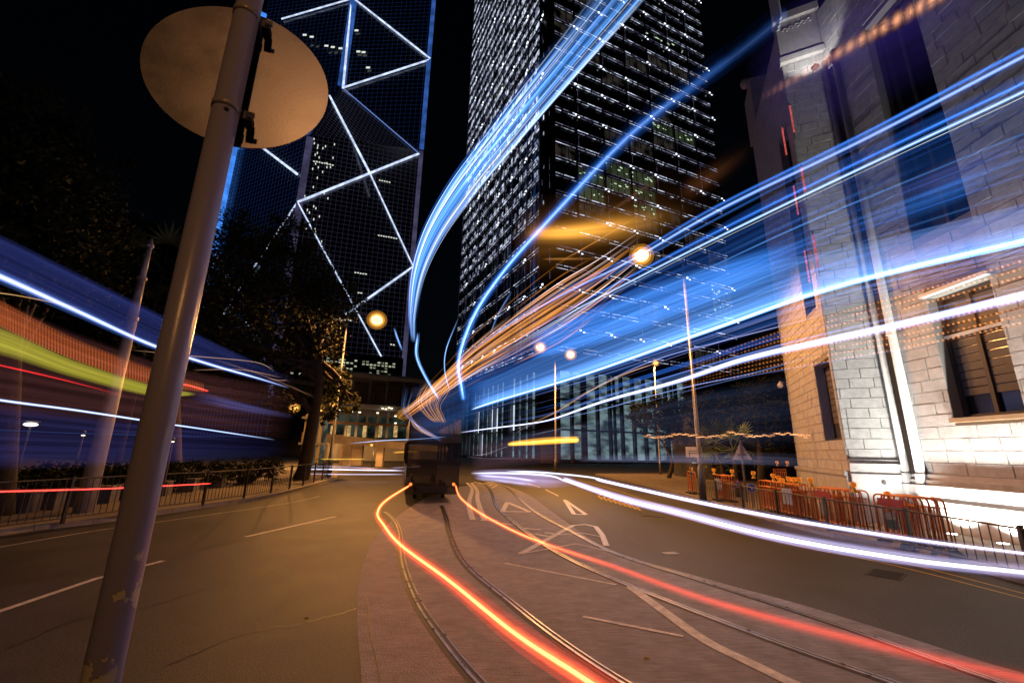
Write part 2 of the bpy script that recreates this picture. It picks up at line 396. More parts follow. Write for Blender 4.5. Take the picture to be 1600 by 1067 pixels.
# =================================================================== stone corner building on the right
Bc=Vector((10.7,12.0,0)); Ac=Vector((10.7,2.0,0)); Cc=Vector((9.6,12.56,0)); Dc=Vector((11.7,18.0,0))
bld=empty('stone_building',(10.7,12,0),'tall granite corner building with rusticated blocks, pilaster and deep dark windows','building')
ALLBLOCKS=[]
def wallface(p,q,z0,z1,holes,course,blen,mname=STONE,depth=.05,back=.35,smax=None,zplinth=None):
    d=(q-p); L=d.length; d.normalize(); n=Vector((-d.y,d.x,0))
    c=(p+q)/2
    if n.dot(Vector((0,0,0))-c)<0: n=-n          # outward = towards the street
    up=Vector((0,0,1))
    # backing wall in pieces around the openings
    zs=sorted(set([z0,z1]+[h[2] for h in holes]+[h[3] for h in holes])); ss=sorted(set([0,L]+[h[0] for h in holes]+[h[1] for h in holes]))
    mb=MB()
    for i in range(len(ss)-1):
        for j in range(len(zs)-1):
            sc,zc=(ss[i]+ss[i+1])/2,(zs[j]+zs[j+1])/2
            if any(h[0]<sc<h[1] and h[2]<zc<h[3] for h in holes): continue
            mb.box(p+d*sc+up*zc-n*back/2,d*((ss[i+1]-ss[i])/2),n*(back/2),up*((zs[j+1]-zs[j])/2))
    mb.build('wall',MORTAR,bld)
    z=z0; row=0
    while z<z1-.05:
        h=min(course,z1-z); s=-(row%2)*blen*.5-random.uniform(0,.12)*blen
        while s<L:
            bl_=blen*random.uniform(.72,1.2); a,b=max(0,s),min(L,s+bl_)
            segs=[(a,b)]
            for hh in holes:
                if z+h>hh[2]+.02 and z<hh[3]-.02:
                    ns=[]
                    for (x,y) in segs:
                        if y<=hh[0] or x>=hh[1]: ns.append((x,y))
                        else:
                            if x<hh[0]: ns.append((x,hh[0]))
                            if y>hh[1]: ns.append((hh[1],y))
                    segs=ns
            for (x,y) in segs:
                if y-x<.04: continue
                g=.0045; pr=depth*random.uniform(.7,1.15); c0=p+d*(x+g); c1=p+d*(y-g); cz0=up*(z+g); cz1=up*(z+h-g); bv=min(.006,(y-x)/5)
                f0=n*pr
                v=[c0+cz0,c1+cz0,c1+cz1,c0+cz1,c0+cz0+f0+(d+up)*bv,c1+cz0+f0+(-d+up)*bv,c1+cz1+f0+(-d-up)*bv,c0+cz1+f0+(d-up)*bv]
                ALLBLOCKS.append(((sum(v,Vector())/8-Vector((0,0,H))).length/max(.1,(y-x)),v,mname))
            s+=bl_
        z+=h; row+=1
    return d,n
up=Vector((0,0,1))
# street side wall
sideholes=[(1.6,3.08,2.75,5.8),(1.6,3.08,7.45,14.6)]
d1,n1=wallface(Bc,Ac,1.42,17.2,sideholes,.29,.80,depth=.022)
# pier facing the camera
d2,n2=wallface(Bc,Cc,1.75,15.5,[],.285,.66,depth=.022)
# receding left wall
seg=3.0; dd=(Dc-Cc).normalized(); Em=Cc+dd*seg
d3,n3=wallface(Cc,Em,1.42,17.0,[(.15,1.75,2.3,4.75),(.5,1.7,6.5,13.5)],.29,.75,depth=.02)
d4,n4=wallface(Em,Dc,1.42,17.0,[],.29,.75,depth=.02)
ALLBLOCKS.sort(key=lambda b:b[0])
for k,(_,v,m_) in enumerate(ALLBLOCKS[:300]): MB().hexa(v).build('stone_block',m_,bld)
mb=MB()
for (_,v,m_) in ALLBLOCKS[300:]: mb.hexa(v)
tag(mb.build('upper_stone_blocks',STONE,bld),kind='stuff')
print('BLOCKS',len(ALLBLOCKS))
# body behind, roof
MB().prism([Vector((11.06,2,0)),Vector((11.06,12.1,0)),Vector((9.98,12.75,0)),Vector((12.06,18,0)),Vector((30,18,0)),Vector((30,2,0))],(0,0,16.9)).build('building_core',mat('core_dark',(.03,.03,.03),.9),bld)
# plinths and mouldings
def mould(p,q,z0,z1,out,m=STONE2,name='plinth',ext=(0,0)):
    d=(q-p).normalized(); n=Vector((-d.y,d.x,0)); c=(p+q)/2
    if n.dot(-c)<0: n=-n
    p=p-d*ext[0]; q=q+d*ext[1]; c=(p+q)/2
    return MB().box(c+up*((z0+z1)/2)+n*(out/2-.1),(q-p)/2,n*(out/2+.1),up*((z1-z0)/2)).build(name,m,bld)
mould(Bc,Ac,0,.78,.16); mould(Bc,Ac,.78,.95,.10,STONE,'plinth_moulding'); mould(Bc,Ac,.95,1.15,.20,STONE2,'plinth_moulding'); mould(Bc,Ac,1.15,1.28,.13,STONE,'plinth_moulding'); mould(Bc,Ac,1.28,1.42,.07,STONE2,'plinth_moulding')
mould(Bc,Cc,0,1.36,.14,STONE2,'plinth'); mould(Bc,Cc,1.36,1.55,.09,STONE,'plinth_moulding'); mould(Bc,Cc,1.55,1.64,.16,STONE2,'plinth_moulding'); mould(Bc,Cc,1.64,1.75,.08,STONE,'plinth_moulding')
mould(Cc,Dc,0,1.30,.10,STONE,'plinth'); mould(Cc,Dc,1.30,1.42,.14,STONE,'plinth_moulding')
# round port in the pier plinth
dp=(Cc-Bc).normalized(); npier=Vector((-dp.y,dp.x,0)); npier=npier if npier.dot(-Bc)>0 else -npier
c=onplane(Bc+npier*.15,Cc+npier*.15,1381,754)
MB().tube([c,c+npier*.03],.05,16).build('vent_cap',GREYM,bld)
# pier crown: projecting lit stage
mould(Bc,Cc,15.5,15.72,.18,STONE2,'crown_moulding',(.05,.05))
mould(Bc,Cc,15.72,17.3,.09,STONE2,'crown_panel')
mould(Bc,Cc,17.3,17.6,.22,STONE2,'crown_moulding',(.08,.08))
# carved relief on the crown (curled leaf shapes)
for k in range(5):
    c=Bc.lerp(Cc,.18+.15*k)+npier*.11+up*(17.0-.03*k)
    pts=[c+dp*(.09*math.cos(a)*(1-a/9))+up*(.1*math.sin(a)*(1-a/9)) for a in [j*.6 for j in range(9)]]
    MB().tube(pts,.022,6).build('carved_scroll',STONE2,bld)
# twin pilaster shafts at the corner
for (s,r) in ((.10,.085),(.52,.10)):
    base=Bc+Vector((0,-1,0))*s+Vector((-1,0,0))*.10
    MB().tube([base+up*1.4,base+up*15.0],r,14).build('pilaster_shaft',STONE2,bld,True)
    for (z0,z1,ex) in ((0,.8,1.9),(.8,.95,1.45),(.95,1.15,1.75),(1.15,1.42,1.35)):
        MB().tube([base+up*z0,base+up*z1],r*ex,14).build('pilaster_base',STONE2,bld)
MB().box(Bc+Vector((-.06,-.31,8.2)),(.04,0,0),(0,.10,0),(0,0,6.8)).build('recess_shade_strip',DARK,bld)  # dark strip standing in for the shade of the recess between the shafts
# little white corner brackets on the pilaster
for (px,py) in ((1297,100),(1388,517)):
    c=onplane(Bc+Vector((-.2,0,0)),Ac+Vector((-.2,0,0)),px,py)
    MB().prism([c+Vector((0,.07,-.13)),c+Vector((0,-.09,-.13)),c+Vector((0,-.02,.25))],(-.04,0,0)).build('bracket',mat('white_bracket',(.8,.8,.8),.5),bld)
# windows in the street wall
def deepwindow(p,d,n,s0,s1,z0,z1,louvre=True,transom=None):
    f=MB(); back=.30
    o=p-n*back
    for (a,b,c_,e) in ((s0,s0+.08,z0,z1),(s1-.08,s1,z0,z1),(s0+.08,s1-.08,z0,z0+.09),(s0+.08,s1-.08,z1-.09,z1),((s0+s1)/2-.045,(s0+s1)/2+.045,z0+.09,z1-.09)):
        f.box(o+d*((a+b)/2)+up*((c_+e)/2)+n*.03,d*((b-a)/2),n*.04,up*((e-c_)/2))
    wf=f.build('window',FRAMEB,bld)
    for (a,b) in ((s0+.08,(s0+s1)/2-.045),((s0+s1)/2+.045,s1-.08)):
        MB().box(o+d*((a+b)/2)+up*((z0+z1)/2)-n*.02,d*((b-a)/2),n*.008,up*((z1-z0)/2-.09)).build('pane',WDARK,wf)
        if louvre:
            z=z0+.62
            while z<z1-.2:
                MB().box(o+d*((a+b)/2)+up*z+n*.012,d*((b-a)/2-.01),n*.012,up*.085).build('louvre_slat',mat('louvre_grey',(.10,.09,.08),.55,0,6,.2),wf)
                z+=.195
    if transom:
        MB().box(o+d*((s0+s1)/2)+up*transom+n*.09,d*((s1-s0)/2),n*.03,up*.035).build('transom',mat('transom_white',(.6,.58,.55),.5),wf)
    return wf
deepwindow(Bc,d1,n1,1.6,3.08,2.75,5.8,True,4.75)
deepwindow(Bc,d1,n1,1.6,3.08,7.45,14.6,False,None)
MB().box(Bc+d1*2.34+up*5.87+n1*.06,d1*.80,n1*.09,up*.045).build('window_lintel',mat('white_lintel',(.75,.74,.72),.5),bld)
MB().box(Bc+d1*2.34+up*2.70+n1*.02,d1*.78,n1*.10,up*.05).build('window_sill',mat('brown_sill',(.28,.17,.09),.6,0,6,.2),bld)
deepwindow(Cc,d3,n3,.15,1.75,2.3,4.75,True,None)
deepwindow(Cc,d3,n3,.5,1.7,6.5,13.5,False,None)
# louvred lantern behind the pier top, side turret
c=onplane(Em,Dc,1172,150); 
MB().box(Dc-dd*.9+up*18.1+Vector((.5,.3,0)),dd*.85,n3*.4,up*1.3).build('turret',STONE,bld)
MB().ball(Dc-dd*.6+up*19.7-Vector((0.1,0,0)),.24,12,(1,1,1.15)).build('lantern_globe',mat('globe_grey',(.5,.45,.5),.3),bld)
for k in range(6):
    q=onplane(Vector((9.9,13.2,0)),Vector((12,18.6,0)),1203+k*2.4,0)
    MB().box(Vector((q.x,q.y,18.6)),(.03,0,0),(0,.05,0),(0,0,1.6)).build('louvre_fin',mat('pale_fin',(.6,.62,.7),.5),bld)
# pavement uplights with lamps
def spot(name,loc,target,power,col,size,blend=.6,r=.08,parent=None):
    l=bpy.data.lights.new(name,'SPOT'); l.energy=power; l.color=col; l.spot_size=R(size); l.spot_blend=blend; l.shadow_soft_size=r
    o=bpy.data.objects.new(name,l); COL.objects.link(o); o.location=Vector(loc)-(wpos(parent) if parent else Vector()); o.rotation_euler=(Vector(target)-Vector(loc)).to_track_quat('-Z','Y').to_euler()
    if parent: o.parent=parent
    return o
WLAMP=glow('uplight_lens',(1,.97,.9),14)
ups=[('first pavement uplight, nearest the orange barriers',(10.22,10.6)),('round pavement uplight, second from the orange barriers',(10.22,9.55)),('round pavement uplight at the right frame edge',(10.22,8.5)),('pavement uplight hidden beyond the frame edge under the granite wall',(10.22,7.3))]
for lab,(x,y) in ups:
    o=empty('pavement_uplight',(x,y,.12),lab,'uplight','uplights set in the pavement under the granite wall')
    MB().tube([(x,y,.121),(x,y,.135)],.12,16).build('trim_ring',STEEL,o)
    MB().tube([(x,y,.136),(x,y,.14)],.09,16).build('lens',WLAMP,o)
    spot('beam',(x,y,.17),(10.66,y,3.4),820,(1,.97,.90),130,.8,.07,o)
o=empty('pier_floodlight',(9.5,11.25,.12),'small floodlight on the pavement behind the barriers, facing the granite pier','floodlight')
MB().box((9.5,11.25,.22),(.1,0,0),(0,.06,0),(0,0,.08)).build('housing',GREYM,o)
MB().box((9.53,11.32,.27),(.07,0,0),(0,.01,0),(0,0,.04)).build('lens',WLAMP,o)
spot('beam',(9.55,11.36,.32),(10.12,12.3,3.4),200,(1,.97,.92),110,.8,.06,o)
# crown floodlight
o=empty('crown_floodlight',(9.7,11.5,14.4),'small floodlight bracketed under the lit crown of the granite pier','floodlight')
MB().box((9.95,11.55,14.4),(.08,0,0),(0,.08,0),(0,0,.05)).build('housing',GREYM,o)
MB().tube([(9.95,11.6,14.4),(10.1,12.1,14.3)],.02,6).build('bracket',GREYM,o)
spot('beam',(9.95,11.5,14.5),(10.15,12.2,16.6),85,(1,.97,.93),110,.7,.05,o)
# red tube lamps on the receding wall
RT_=glow('red_tube_glow',(1,.16,.12),.75,3,.35,(1,1,6))
reds=[((1222,200),(1229,243)),((1234,166),(1240,210)),((1240,291),(1246,338)),((1252,262),(1257,306)),((1257,392),(1265,441)),((1270,367),(1278,421))]
labs=['upper left of the red tubes on the dark receding wall','topmost red tube lamp on the dark receding wall','middle left red tube lamp on the receding wall between blue trails','middle right red tube lamp on the receding wall under a blue trail','lowest left red tube lamp on the receding wall','lowest right red tube lamp on the receding wall above the bright trail']
for (a,b),lab in zip(reds,labs):
    pa=onplane(Cc+n3*.25,Dc+n3*.25,*a); pb=onplane(Cc+n3*.25,Dc+n3*.25,*b); pb.x,pb.y=pa.x,pa.y
    o=empty('red_tube_lamp',pb,lab,'tube lamp','red tube lamps fixed to the receding granite wall')
    MB().tube([pa,pb],.026,8).build('tube',RT_,o)
    MB().tube([pa,pa+up*.12],.02,8).build('cap',STEEL,o); MB().tube([pb,pb-up*.25],.016,8).build('stem',STEEL,o)
    MB().tube([pa+up*.05,pa+up*.05-n3*.25],.012,6).build('bracket',GREYM,o)
# security camera on the receding wall edge
c=onplane(Cc+n3*.3,Dc+n3*.3,1219,602)
o=empty('security_camera',c,'white dome security camera on the far edge of the granite wall','camera')
MB().ball(c,.11,10,(1,1,1.1)).build('dome',WHITEP,o); MB().tube([c+up*.12,c+up*.16,c+up*.16+Vector((.35,.3,0))],.025,6).build('arm',WHITEP,o)
# street cables crossing
for k,(a,b,lab) in enumerate([((1190,530),(1600,385),'thin dark cable crossing the granite wall from the far edge')]):
    pa,pb=onplane(Cc+n3*.4,Dc+n3*.4,*a),onplane(Bc+n1*.5,Ac+n1*.5,*b)
    tag(MB().tube(smooth([pa,(pa+pb)/2-up*.1,pb],8),.008,4).build('cable',BLACKM),lab,'cable')

# =================================================================== glass office tower (centre)
K=Vector((5.8,70.8,0)); uR=Vector((math.sin(R(65.5)),math.cos(R(65.5)),0)); uL=Vector((-math.sin(R(25)),math.cos(R(25)),0))
nR=Vector((uR.y,-uR.x,0)); nL=Vector((-uL.y,uL.x,0))
tower=empty('office_tower',K,'huge glass office tower with white light strips on every floor','tower')
TH=165; NB=7; bw=47.5/NB; bwl=49/NB; fh=3.8
ch=1.6
MB().prism([K+uR*ch,K+uR*47.5,K+uR*47.5+uL*49,K+uL*49,K+uL*ch],(0,0,TH)).build('tower_wall',BGLASS,tower)
PANE=mat('office_pane',(.014,.016,.022),.07,0,spec=.8)
LIT=glow('lit_office_pane',(.30,.42,.22),.13,.25,.3); LIT2=glow('lit_office_pane_dim',(.30,.26,.22),.10,.45,.0)
cells=[]
for fl in range(5,32):
    for b in range(NB):
        for side in (0,1): cells.append((fl,b,side))
cells.sort(key=lambda c:c[0]); rl=random.Random(44)
rest=MB()
litset={(15,2,0),(15,3,0),(14,3,0),(14,2,0),(13,3,0),(14,1,0),(19,5,0),(19,4,0),(26,4,0),(26,5,0),(9,6,0),(8,6,0),(13,1,0),(24,3,1)}
for k,(fl,b,side) in enumerate(cells):
    u,n,bwd=(uR,nR,bw) if side==0 else (uL,nL,bwl)
    c=K+u*(bwd*(b+.5))+up*(fl*fh+fh*.5)+n*.04
    if b==0: c+=u*ch*.5
    hw=bwd/2-.25-(ch*.5 if b==0 else 0)
    m_=LIT if (fl,b,side) in litset else (LIT2 if random.random()<.12 and side==0 else PANE)
    if m_ is LIT:
        f2=MB()
        for q in range(9):
            if rl.random()<.6: f2.box(c+u*rl.uniform(-hw*.9,hw*.9)+n*.05+up*rl.uniform(-.2,1.1),u*rl.uniform(.1,.45),n*.02,up*rl.uniform(.05,.16))
        tag(f2.build('ceiling_fixtures',glow('ceiling_fixture_glow',(.75,1,.65),.85),tower),kind='stuff')
    if k<300: MB().box(c,u*hw,n*.03,up*(fh/2-.45)).build('window_pane',m_,tower)
    else: rest.box(c,u*hw,n*.03,up*(fh/2-.45))
tag(rest.build('upper_window_panes',PANE,tower),kind='stuff')
mul=MB(); sp=MB()
for side,(u,n,bwd,Lw) in enumerate(((uR,nR,bw,47.5),(uL,nL,bwl,49))):
    for b in range(NB+1):
        s=max(b*bwd,ch)
        MB().box(K+u*s+n*.25+up*(TH/2),u*.22,n*.25,up*(TH/2)).build('facade_column',BSTEEL,tower)
        if b<NB:
            for q in (.25,.5,.75): mul.box(K+u*(b*bwd+bwd*q+.01)+n*.16+up*(TH/2+8),u*.05,n*.08,up*(TH/2-8))
    for fl in range(5,43):
        for dz in (-.32,.32): sp.box(K+u*((Lw+ch)/2)+n*.2+up*(fl*fh+dz),u*((Lw-ch)/2),n*.09,up*.06)
tag(mul.build('mullions',BSTEEL,tower),kind='stuff'); tag(sp.build('floor_bands',BSTEEL,tower),kind='stuff')
MB().box(K+(uR+uL)*.0+uR*.62+uL*.62+up*(TH/2)-Vector((0,0,0)),(uR-uL)*.75,(uR+uL)*.25,up*(TH/2)).build('corner_column',mat('corner_dark',(.04,.035,.045),.25,.6),tower)
# light strips and node lamps, several brightness classes
G1=glow('strip_bright',(.72,.80,1),1.25,.9,.05,(1,1,.6)); G2=glow('strip_mid',(.62,.66,.95),.55,.8,.05,(1,1,.6)); G3=glow('strip_and_glint_dim',(.45,.42,.75),.22,.8,.1); GN=glow('node_lamp',(.85,.92,1),2.2)
cls={0:MB(),1:MB(),2:MB(),3:MB()}
rnd=random.Random(3)
for side,(u,n,bwd) in enumerate(((uR,nR,bw),(uL,nL,bwl))):
    for fl in range(5,43):
        for b in range(NB):
            zf=fl*fh
            for dz,hh in ((.32,.055),(-.32,.04)):
                s=b*bwd+.4+(ch if b==0 else 0)
                while s<(b+1)*bwd-.3:
                    L=rnd.uniform(.6,3.6 if side==0 else 1.9); e=min(s+L,(b+1)*bwd-.15); r=rnd.random()
                    topf=fl>17
                    if side==0: c_=0 if r<.42 else 1 if r<.75 else 2
                    else: c_=0 if r<(.75 if fl>14 else .35) else 1
                    if side==0 or r<.96:
                        th=hh*rnd.uniform(.4,1.5)
                        if side==1: th*=(4.5 if fl>16 else 2.6 if fl>11 else 1.3)
                        cls[c_].box(K+u*((s+e)/2)+n*.34+up*(zf+dz),u*((e-s)/2),n*.04,up*th)
                    s=e+rnd.uniform(.08,.5)
            if side==1 and fl>11:   # ceilings seen through the glass, bright slanted panels
                for q in range(3):
                    if rnd.random()<.75:
                        s0=b*bwd+bwd*(q+.15)/3+.3; cls[0 if rnd.random()<.5 else 1].box(K+u*(s0+.7)+n*.10+up*(zf+1.5+rnd.uniform(-.3,.3)),u*rnd.uniform(.35,.95),n*.02,up*rnd.uniform(.25,.6))
            if fl%2==0 and rnd.random()<.5:
                s=b*bwd+(bwd if side==0 else .3)-.1
                cls[3].box(K+u*s+n*.6+up*(zf-.1),u*rnd.uniform(.12,.24),n*.1,up*rnd.uniform(.08,.16)); cls[3].box(K+u*(s+.8)+n*.5+up*(zf-.35),u*.18,n*.06,up*.09)
            # vertical glints by the columns, drawn as dim glowing bars
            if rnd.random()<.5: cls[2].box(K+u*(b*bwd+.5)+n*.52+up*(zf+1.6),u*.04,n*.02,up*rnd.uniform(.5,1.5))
tag(cls[0].build('bright_light_strips',G1,tower),kind='stuff'); tag(cls[1].build('soft_light_strips',G2,tower),kind='stuff'); tag(cls[2].build('dim_strips_and_glints',G3,tower),kind='stuff'); tag(cls[3].build('node_lamps',GN,tower),kind='stuff')
# lobby
LOB=glow('lobby_glass_glow',(.22,.33,.36),.75,.35,.12,(1,1,2.6)); LOBW=glow('lobby_white_light',(.75,.88,1),1.3,.4,.5)
for side,(u,n,L) in enumerate(((uR,nR,40),(uL,nL,46))):
    s=2.0; k=0
    while s<L:
        for z0,z1 in ((.6,5.2),(5.5,10.2),(10.5,15.2)):
            if side==0 and s>30 : continue
            MB().box(K+u*(s+1.3)+n*.12+up*((z0+z1)/2),u*1.15,n*.03,up*((z1-z0)/2)).build('lobby_pane',(LOBW if (side==1 and k in (3,6,7,10) and z0>4 and z0<9) or (side==1 and k in (9,12) and z0<1) else LOB),tower)
        MB().box(K+u*s+n*.55+up*8.2,u*.2,n*.35,up*8.2).build('lobby_column',mat('lobby_column_dark',(.08,.08,.10),.4,.3),tower)
        s+=2.6; k+=1
    MB().box(K+u*(L/2+1)+n*.8+up*17.0,u*(L/2),n*.8,up*.5).build('lobby_canopy',BSTEEL,tower)

# =================================================================== angular tower with white light lines (left)
S_=Vector((-93.2,165.5,0)); E_=at(-14.35,187); W_=at(-37.1,240); C_=at(-26.45,205); X_=Vector((-95,262,0))
def top(p,z): return Vector((p.x,p.y,z))
boc=empty('angular_tower',S_,'dark angular skyscraper with triangular frames outlined in white light','tower')
hS,hE,hW,hC=139,144,150,183
low=MB(); 
b=[top(W_,0),top(S_,0),top(E_,0),top(X_,0)]; t4=[top(W_,hW),top(S_,hS),top(E_,hE),top(X_,hC)]
low.quad(b[0],b[1],t4[1],t4[0]).quad(b[1],b[2],t4[2],t4[1]).quad(b[2],b[3],top(X_,hE),t4[2]).quad(b[3],b[0],t4[0],top(X_,hW))
low.quad(top(S_,hS),top(E_,hE),top(C_,hC)).quad(top(S_,hS),top(C_,hC),top(W_,hW))
low.build('lower_shaft',BGLASS,boc)
upm=MB().prism([top(W_,120),top(C_,120),top(E_,120),top(X_,120)],(0,0,230)); upm.build('upper_shaft',BGLASS,boc)
BG=mat('blue_glow_grid',(.16,.17,.24),.5,.2,emit=(.03,.09,.42),estr=.085); PG=mat('pale_glow_grid',(.2,.19,.25),.5,.3,emit=(.22,.20,.42),estr=.05)  # floodlight on the mullions put into their own emission
def grid(p,q,z0,z1f,step,m_,name,th=.09):
    d=(q-p); L=d.length; d.normalize(); n=Vector((d.y,-d.x,0)); n=n if n.dot(-p)>0 else -n; g=MB()
    s=step/2
    while s<L:
        zt=z1f(s/L); g.box(p+d*s+n*.1+up*((z0+zt)/2),d*th,n*.06,up*((zt-z0)/2)); s+=step
    z=z0
    zm=max(z1f(0),z1f(1))
    while z<zm:
        # clip to slanted top
        a=0;b_=L
        if z>min(z1f(0),z1f(1)):
            f=(z-z1f(0))/(z1f(1)-z1f(0)); 
            if z1f(1)>z1f(0): a=f*L
            else: b_=f*L
        g.box(p+d*((a+b_)/2)+n*.12+up*z,d*((b_-a)/2),n*.05,up*th); z+=step
    tag(g.build(name,m_,boc),kind='stuff')
grid(W_,S_,5,lambda f:hW+(hS-hW)*f,2.3,BG,'blue_window_grid')
grid(S_,E_,5,lambda f:hS+(hE-hS)*f,2.2,PG,'pale_window_grid')
grid(top(C_,0),top(E_,0),145,lambda f:350,2.6,BG,'upper_window_grid',.07); grid(top(W_,0),top(C_,0),150,lambda f:350,2.6,BG,'upper_window_grid',.07)
# roof slope grid
g=MB(); A1,B1,C1=top(S_,hS),top(E_,hE),top(C_,hC); nn=(B1-A1).cross(C1-A1).normalized(); nn=nn if nn.dot(-A1)>0 else -nn
for k in range(1,24):
    f=k/24; g.tube([A1.lerp(B1,f)+nn*.2,C1.lerp(B1,f)+nn*.2],.1,4,False); g.tube([A1.lerp(C1,f)+nn*.2,A1.lerp(B1,f)+nn*.2],.1,4,False)
tag(g.build('roof_glazing_grid',PG,boc),kind='stuff')
BL_=glow('white_frame_light',(.62,.74,1),1.5,.35,.55); BLB=glow('blue_edge_light',(.05,.16,.60),.75,.15,.4); BLV=glow('violet_edge_light',(.22,.20,.42),.30,.2,.5)
def beam(p,q,a,b,r=.55,m_=BL_,off=1.0):
    d=(q-p).normalized(); n=Vector((d.y,-d.x,0)); n=n if n.dot(-p)>0 else -n
    pa,pb=onplane(p+n*off,q+n*off,*a),onplane(p+n*off,q+n*off,*b)
    MB().tube([pa,pb],r*.82,6).build('light_beam',m_,boc)
beam(C_,E_,(555,0),(672,92)); beam(C_,E_,(670,94),(537,137)); beam(W_,C_,(440,30),(551,-2),.5); beam(C_,E_,(551,-20),(536,138),.7)
beam(C_,E_,(530,-20),(555,-20),.1)
def tri_pt(px,py):
    d=ray(px,py); t=((A1+nn*.8)-Vector((0,0,H))).dot(nn)/d.dot(nn); return Vector((0,0,H))+d*t
MB().tube([tri_pt(515,150),tri_pt(578,271)],.5,6).build('light_beam',BL_,boc); MB().tube([tri_pt(537,139),tri_pt(655,240)],.22,6).build('light_beam',glow('thin_blue_line',(.2,.35,.9),.7),boc)
beam(S_,E_,(655,240),(465,316),.6); beam(S_,E_,(578,271),(645,415),.42); beam(S_,E_,(645,417),(540,491),.55); beam(S_,E_,(465,316),(610,583),.38)
beam(W_,S_,(410,231),(464,272),.7); beam(W_,S_,(465,316),(400,412),.45); beam(W_,S_,(400,412),(300,567),.4); beam(W_,S_,(330,385),(412,560),.35)
# vertical edge lights
def edge(p,z0,z1,wd,m_):
    d=Vector((p.y,-p.x,0)).normalized(); v=Vector((-p.x,-p.y,0)).normalized()
    MB().box(p+v*.9+up*((z0+z1)/2),d*wd,v*.2,up*((z1-z0)/2)).build('edge_light',m_,boc)
edge(E_,hE,340,1.1,BLB); edge(E_,10,hE-1,1.0,BLV); edge(S_,20,hS-2,1.4,BLV); edge(C_,hC,340,1.9,BLB); edge(W_,40,hW+90,3.6,glow('bright_blue_edge',(.06,.28,1),1.3,.15,.5))
# scattered lit office windows
ow=MB(); rnd=random.Random(5)
for _ in range(9):
    z=rnd.uniform(40,128); f=rnd.uniform(.06,.9); d=(E_-S_).normalized(); n=Vector((d.y,-d.x,0)); n=n if n.dot(-S_)>0 else -n
    for j in range(rnd.randint(2,8)): ow.box(S_.lerp(E_,f)+d*(j*1.1)+up*(z+rnd.uniform(-.1,.1))+n*.3,d*.36,n*.05,up*.22)
for _ in range(42):
    z=rnd.uniform(85,137); f=rnd.uniform(.0,.22); d=(E_-S_).normalized(); ow.box(S_.lerp(E_,f)+up*z+n*.3,d*.18,n*.05,up*.5)
for (px,py) in ((476,55),(487,58),(510,72),(520,74),(532,76),(557,48),(560,81),(575,106),(568,82)):
    q=onplane(C_+Vector((0,-1,0)),E_+Vector((0,-1,0)),px,py); ow.box(q,(1,0,0),(0,.1,0),(0,0,.5))
tag(ow.build('lit_office_windows',glow('office_white',(.8,.85,.75),1.0),boc),kind='stuff')

# =================================================================== far street end: podium, ramp, overpass
pod=empty('podium_building',at(-20,62),'grey podium building with big gridded windows behind the ramp','building')
pl,pr_=at(-34,62),at(-10,66); dpod=(pr_-pl).normalized(); npd=Vector((dpod.y,-dpod.x,0)); npd=npd if npd.dot(-pl)>0 else -npd
def pp(px,py,off=0): return onplane(pl+npd*off,pr_+npd*off,px,py)
def pbox(x0,x1,y0,y1,off,name,m_,parent=pod,th=.15):
    ym=(y0+y1)/2; xm=(x0+x1)/2
    a=pp(x0,ym,off);b=pp(x1,ym,off); z1=pp(xm,y0,off).z; z0=pp(xm,y1,off).z
    c=(a+b)/2; return MB().box(Vector((c.x,c.y,(z0+z1)/2)),(b-a).xy.to_3d()/2,npd*th,up*abs(z1-z0)/2).build(name,m_,parent)
pbox(498,700,585,720,-1,'wall',BCONC); pbox(498,700,588,593,0,'cornice',mat('pale_cornice',(.45,.47,.5),.6),pod,.4); pbox(498,700,634,642,0,'cornice',mat('pale_cornice',(.45,.47,.5),.6),pod,.5)
for x in (500,526,553,580,606,632):
    o=pbox(x,x+22,597,631,-.5,'window',FRAMEB,pod,.1); 
    for k in range(1,5): pbox(x+22*k/5-.25,x+22*k/5+.25,597,631,-.3,'glazing_bar',GREYM,o,.05)
    for k in range(1,4): pbox(x,x+22,597+34*k/4-.3,597+34*k/4+.3,-.28,'glazing_bar',GREYM,o,.05)
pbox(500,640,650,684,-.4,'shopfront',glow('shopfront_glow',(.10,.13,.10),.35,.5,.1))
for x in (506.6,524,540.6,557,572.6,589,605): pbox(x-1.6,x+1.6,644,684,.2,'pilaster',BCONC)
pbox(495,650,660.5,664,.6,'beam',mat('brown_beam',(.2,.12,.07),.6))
for x in (519,545,569.5,594,618): pbox(x-2.6,x+2.6,665,683,.7,'glow_pilaster',glow('warm_glow_pilaster',(1,.62,.22),.75,2,.35))  # warm light on these pilasters put into their own emission
ow=MB()
for (px,py) in ((531,640),(550,643),(562,644),(598,638),(603,639),(608,637),(612,638),(590,645),(618,650),(618,661)):
    q=pp(px,py,1); ow.box(q,(.15,0,0),(0,.05,0),(0,0,.09))
ow.build('spot_lamps',glow('warm_dot',(1,.85,.55),2.0),pod)
hb=empty('office_block',at(-19,95),'dark office block with a few rows of lit windows above the podium','building')
c=at(-21.5,100); d=Vector((c.y,-c.x,0)).normalized(); v=-c.normalized(); MB().box(c+up*10,d*12,v*3,up*11.5).build('block_wall',BGLASS,hb)
rnd=random.Random(8)
for r in range(7):
    for k in range(26):
        if rnd.random()<(.75 if r>4 else .3): MB().box(c+v*3.05+d*(-10+k*.8)+up*(16.3+r*.62),d*.27,v*.04,up*.17).build('lit_window',glow('lit_office_yellow',(.85,.9,.62),.7,1,.1),hb)
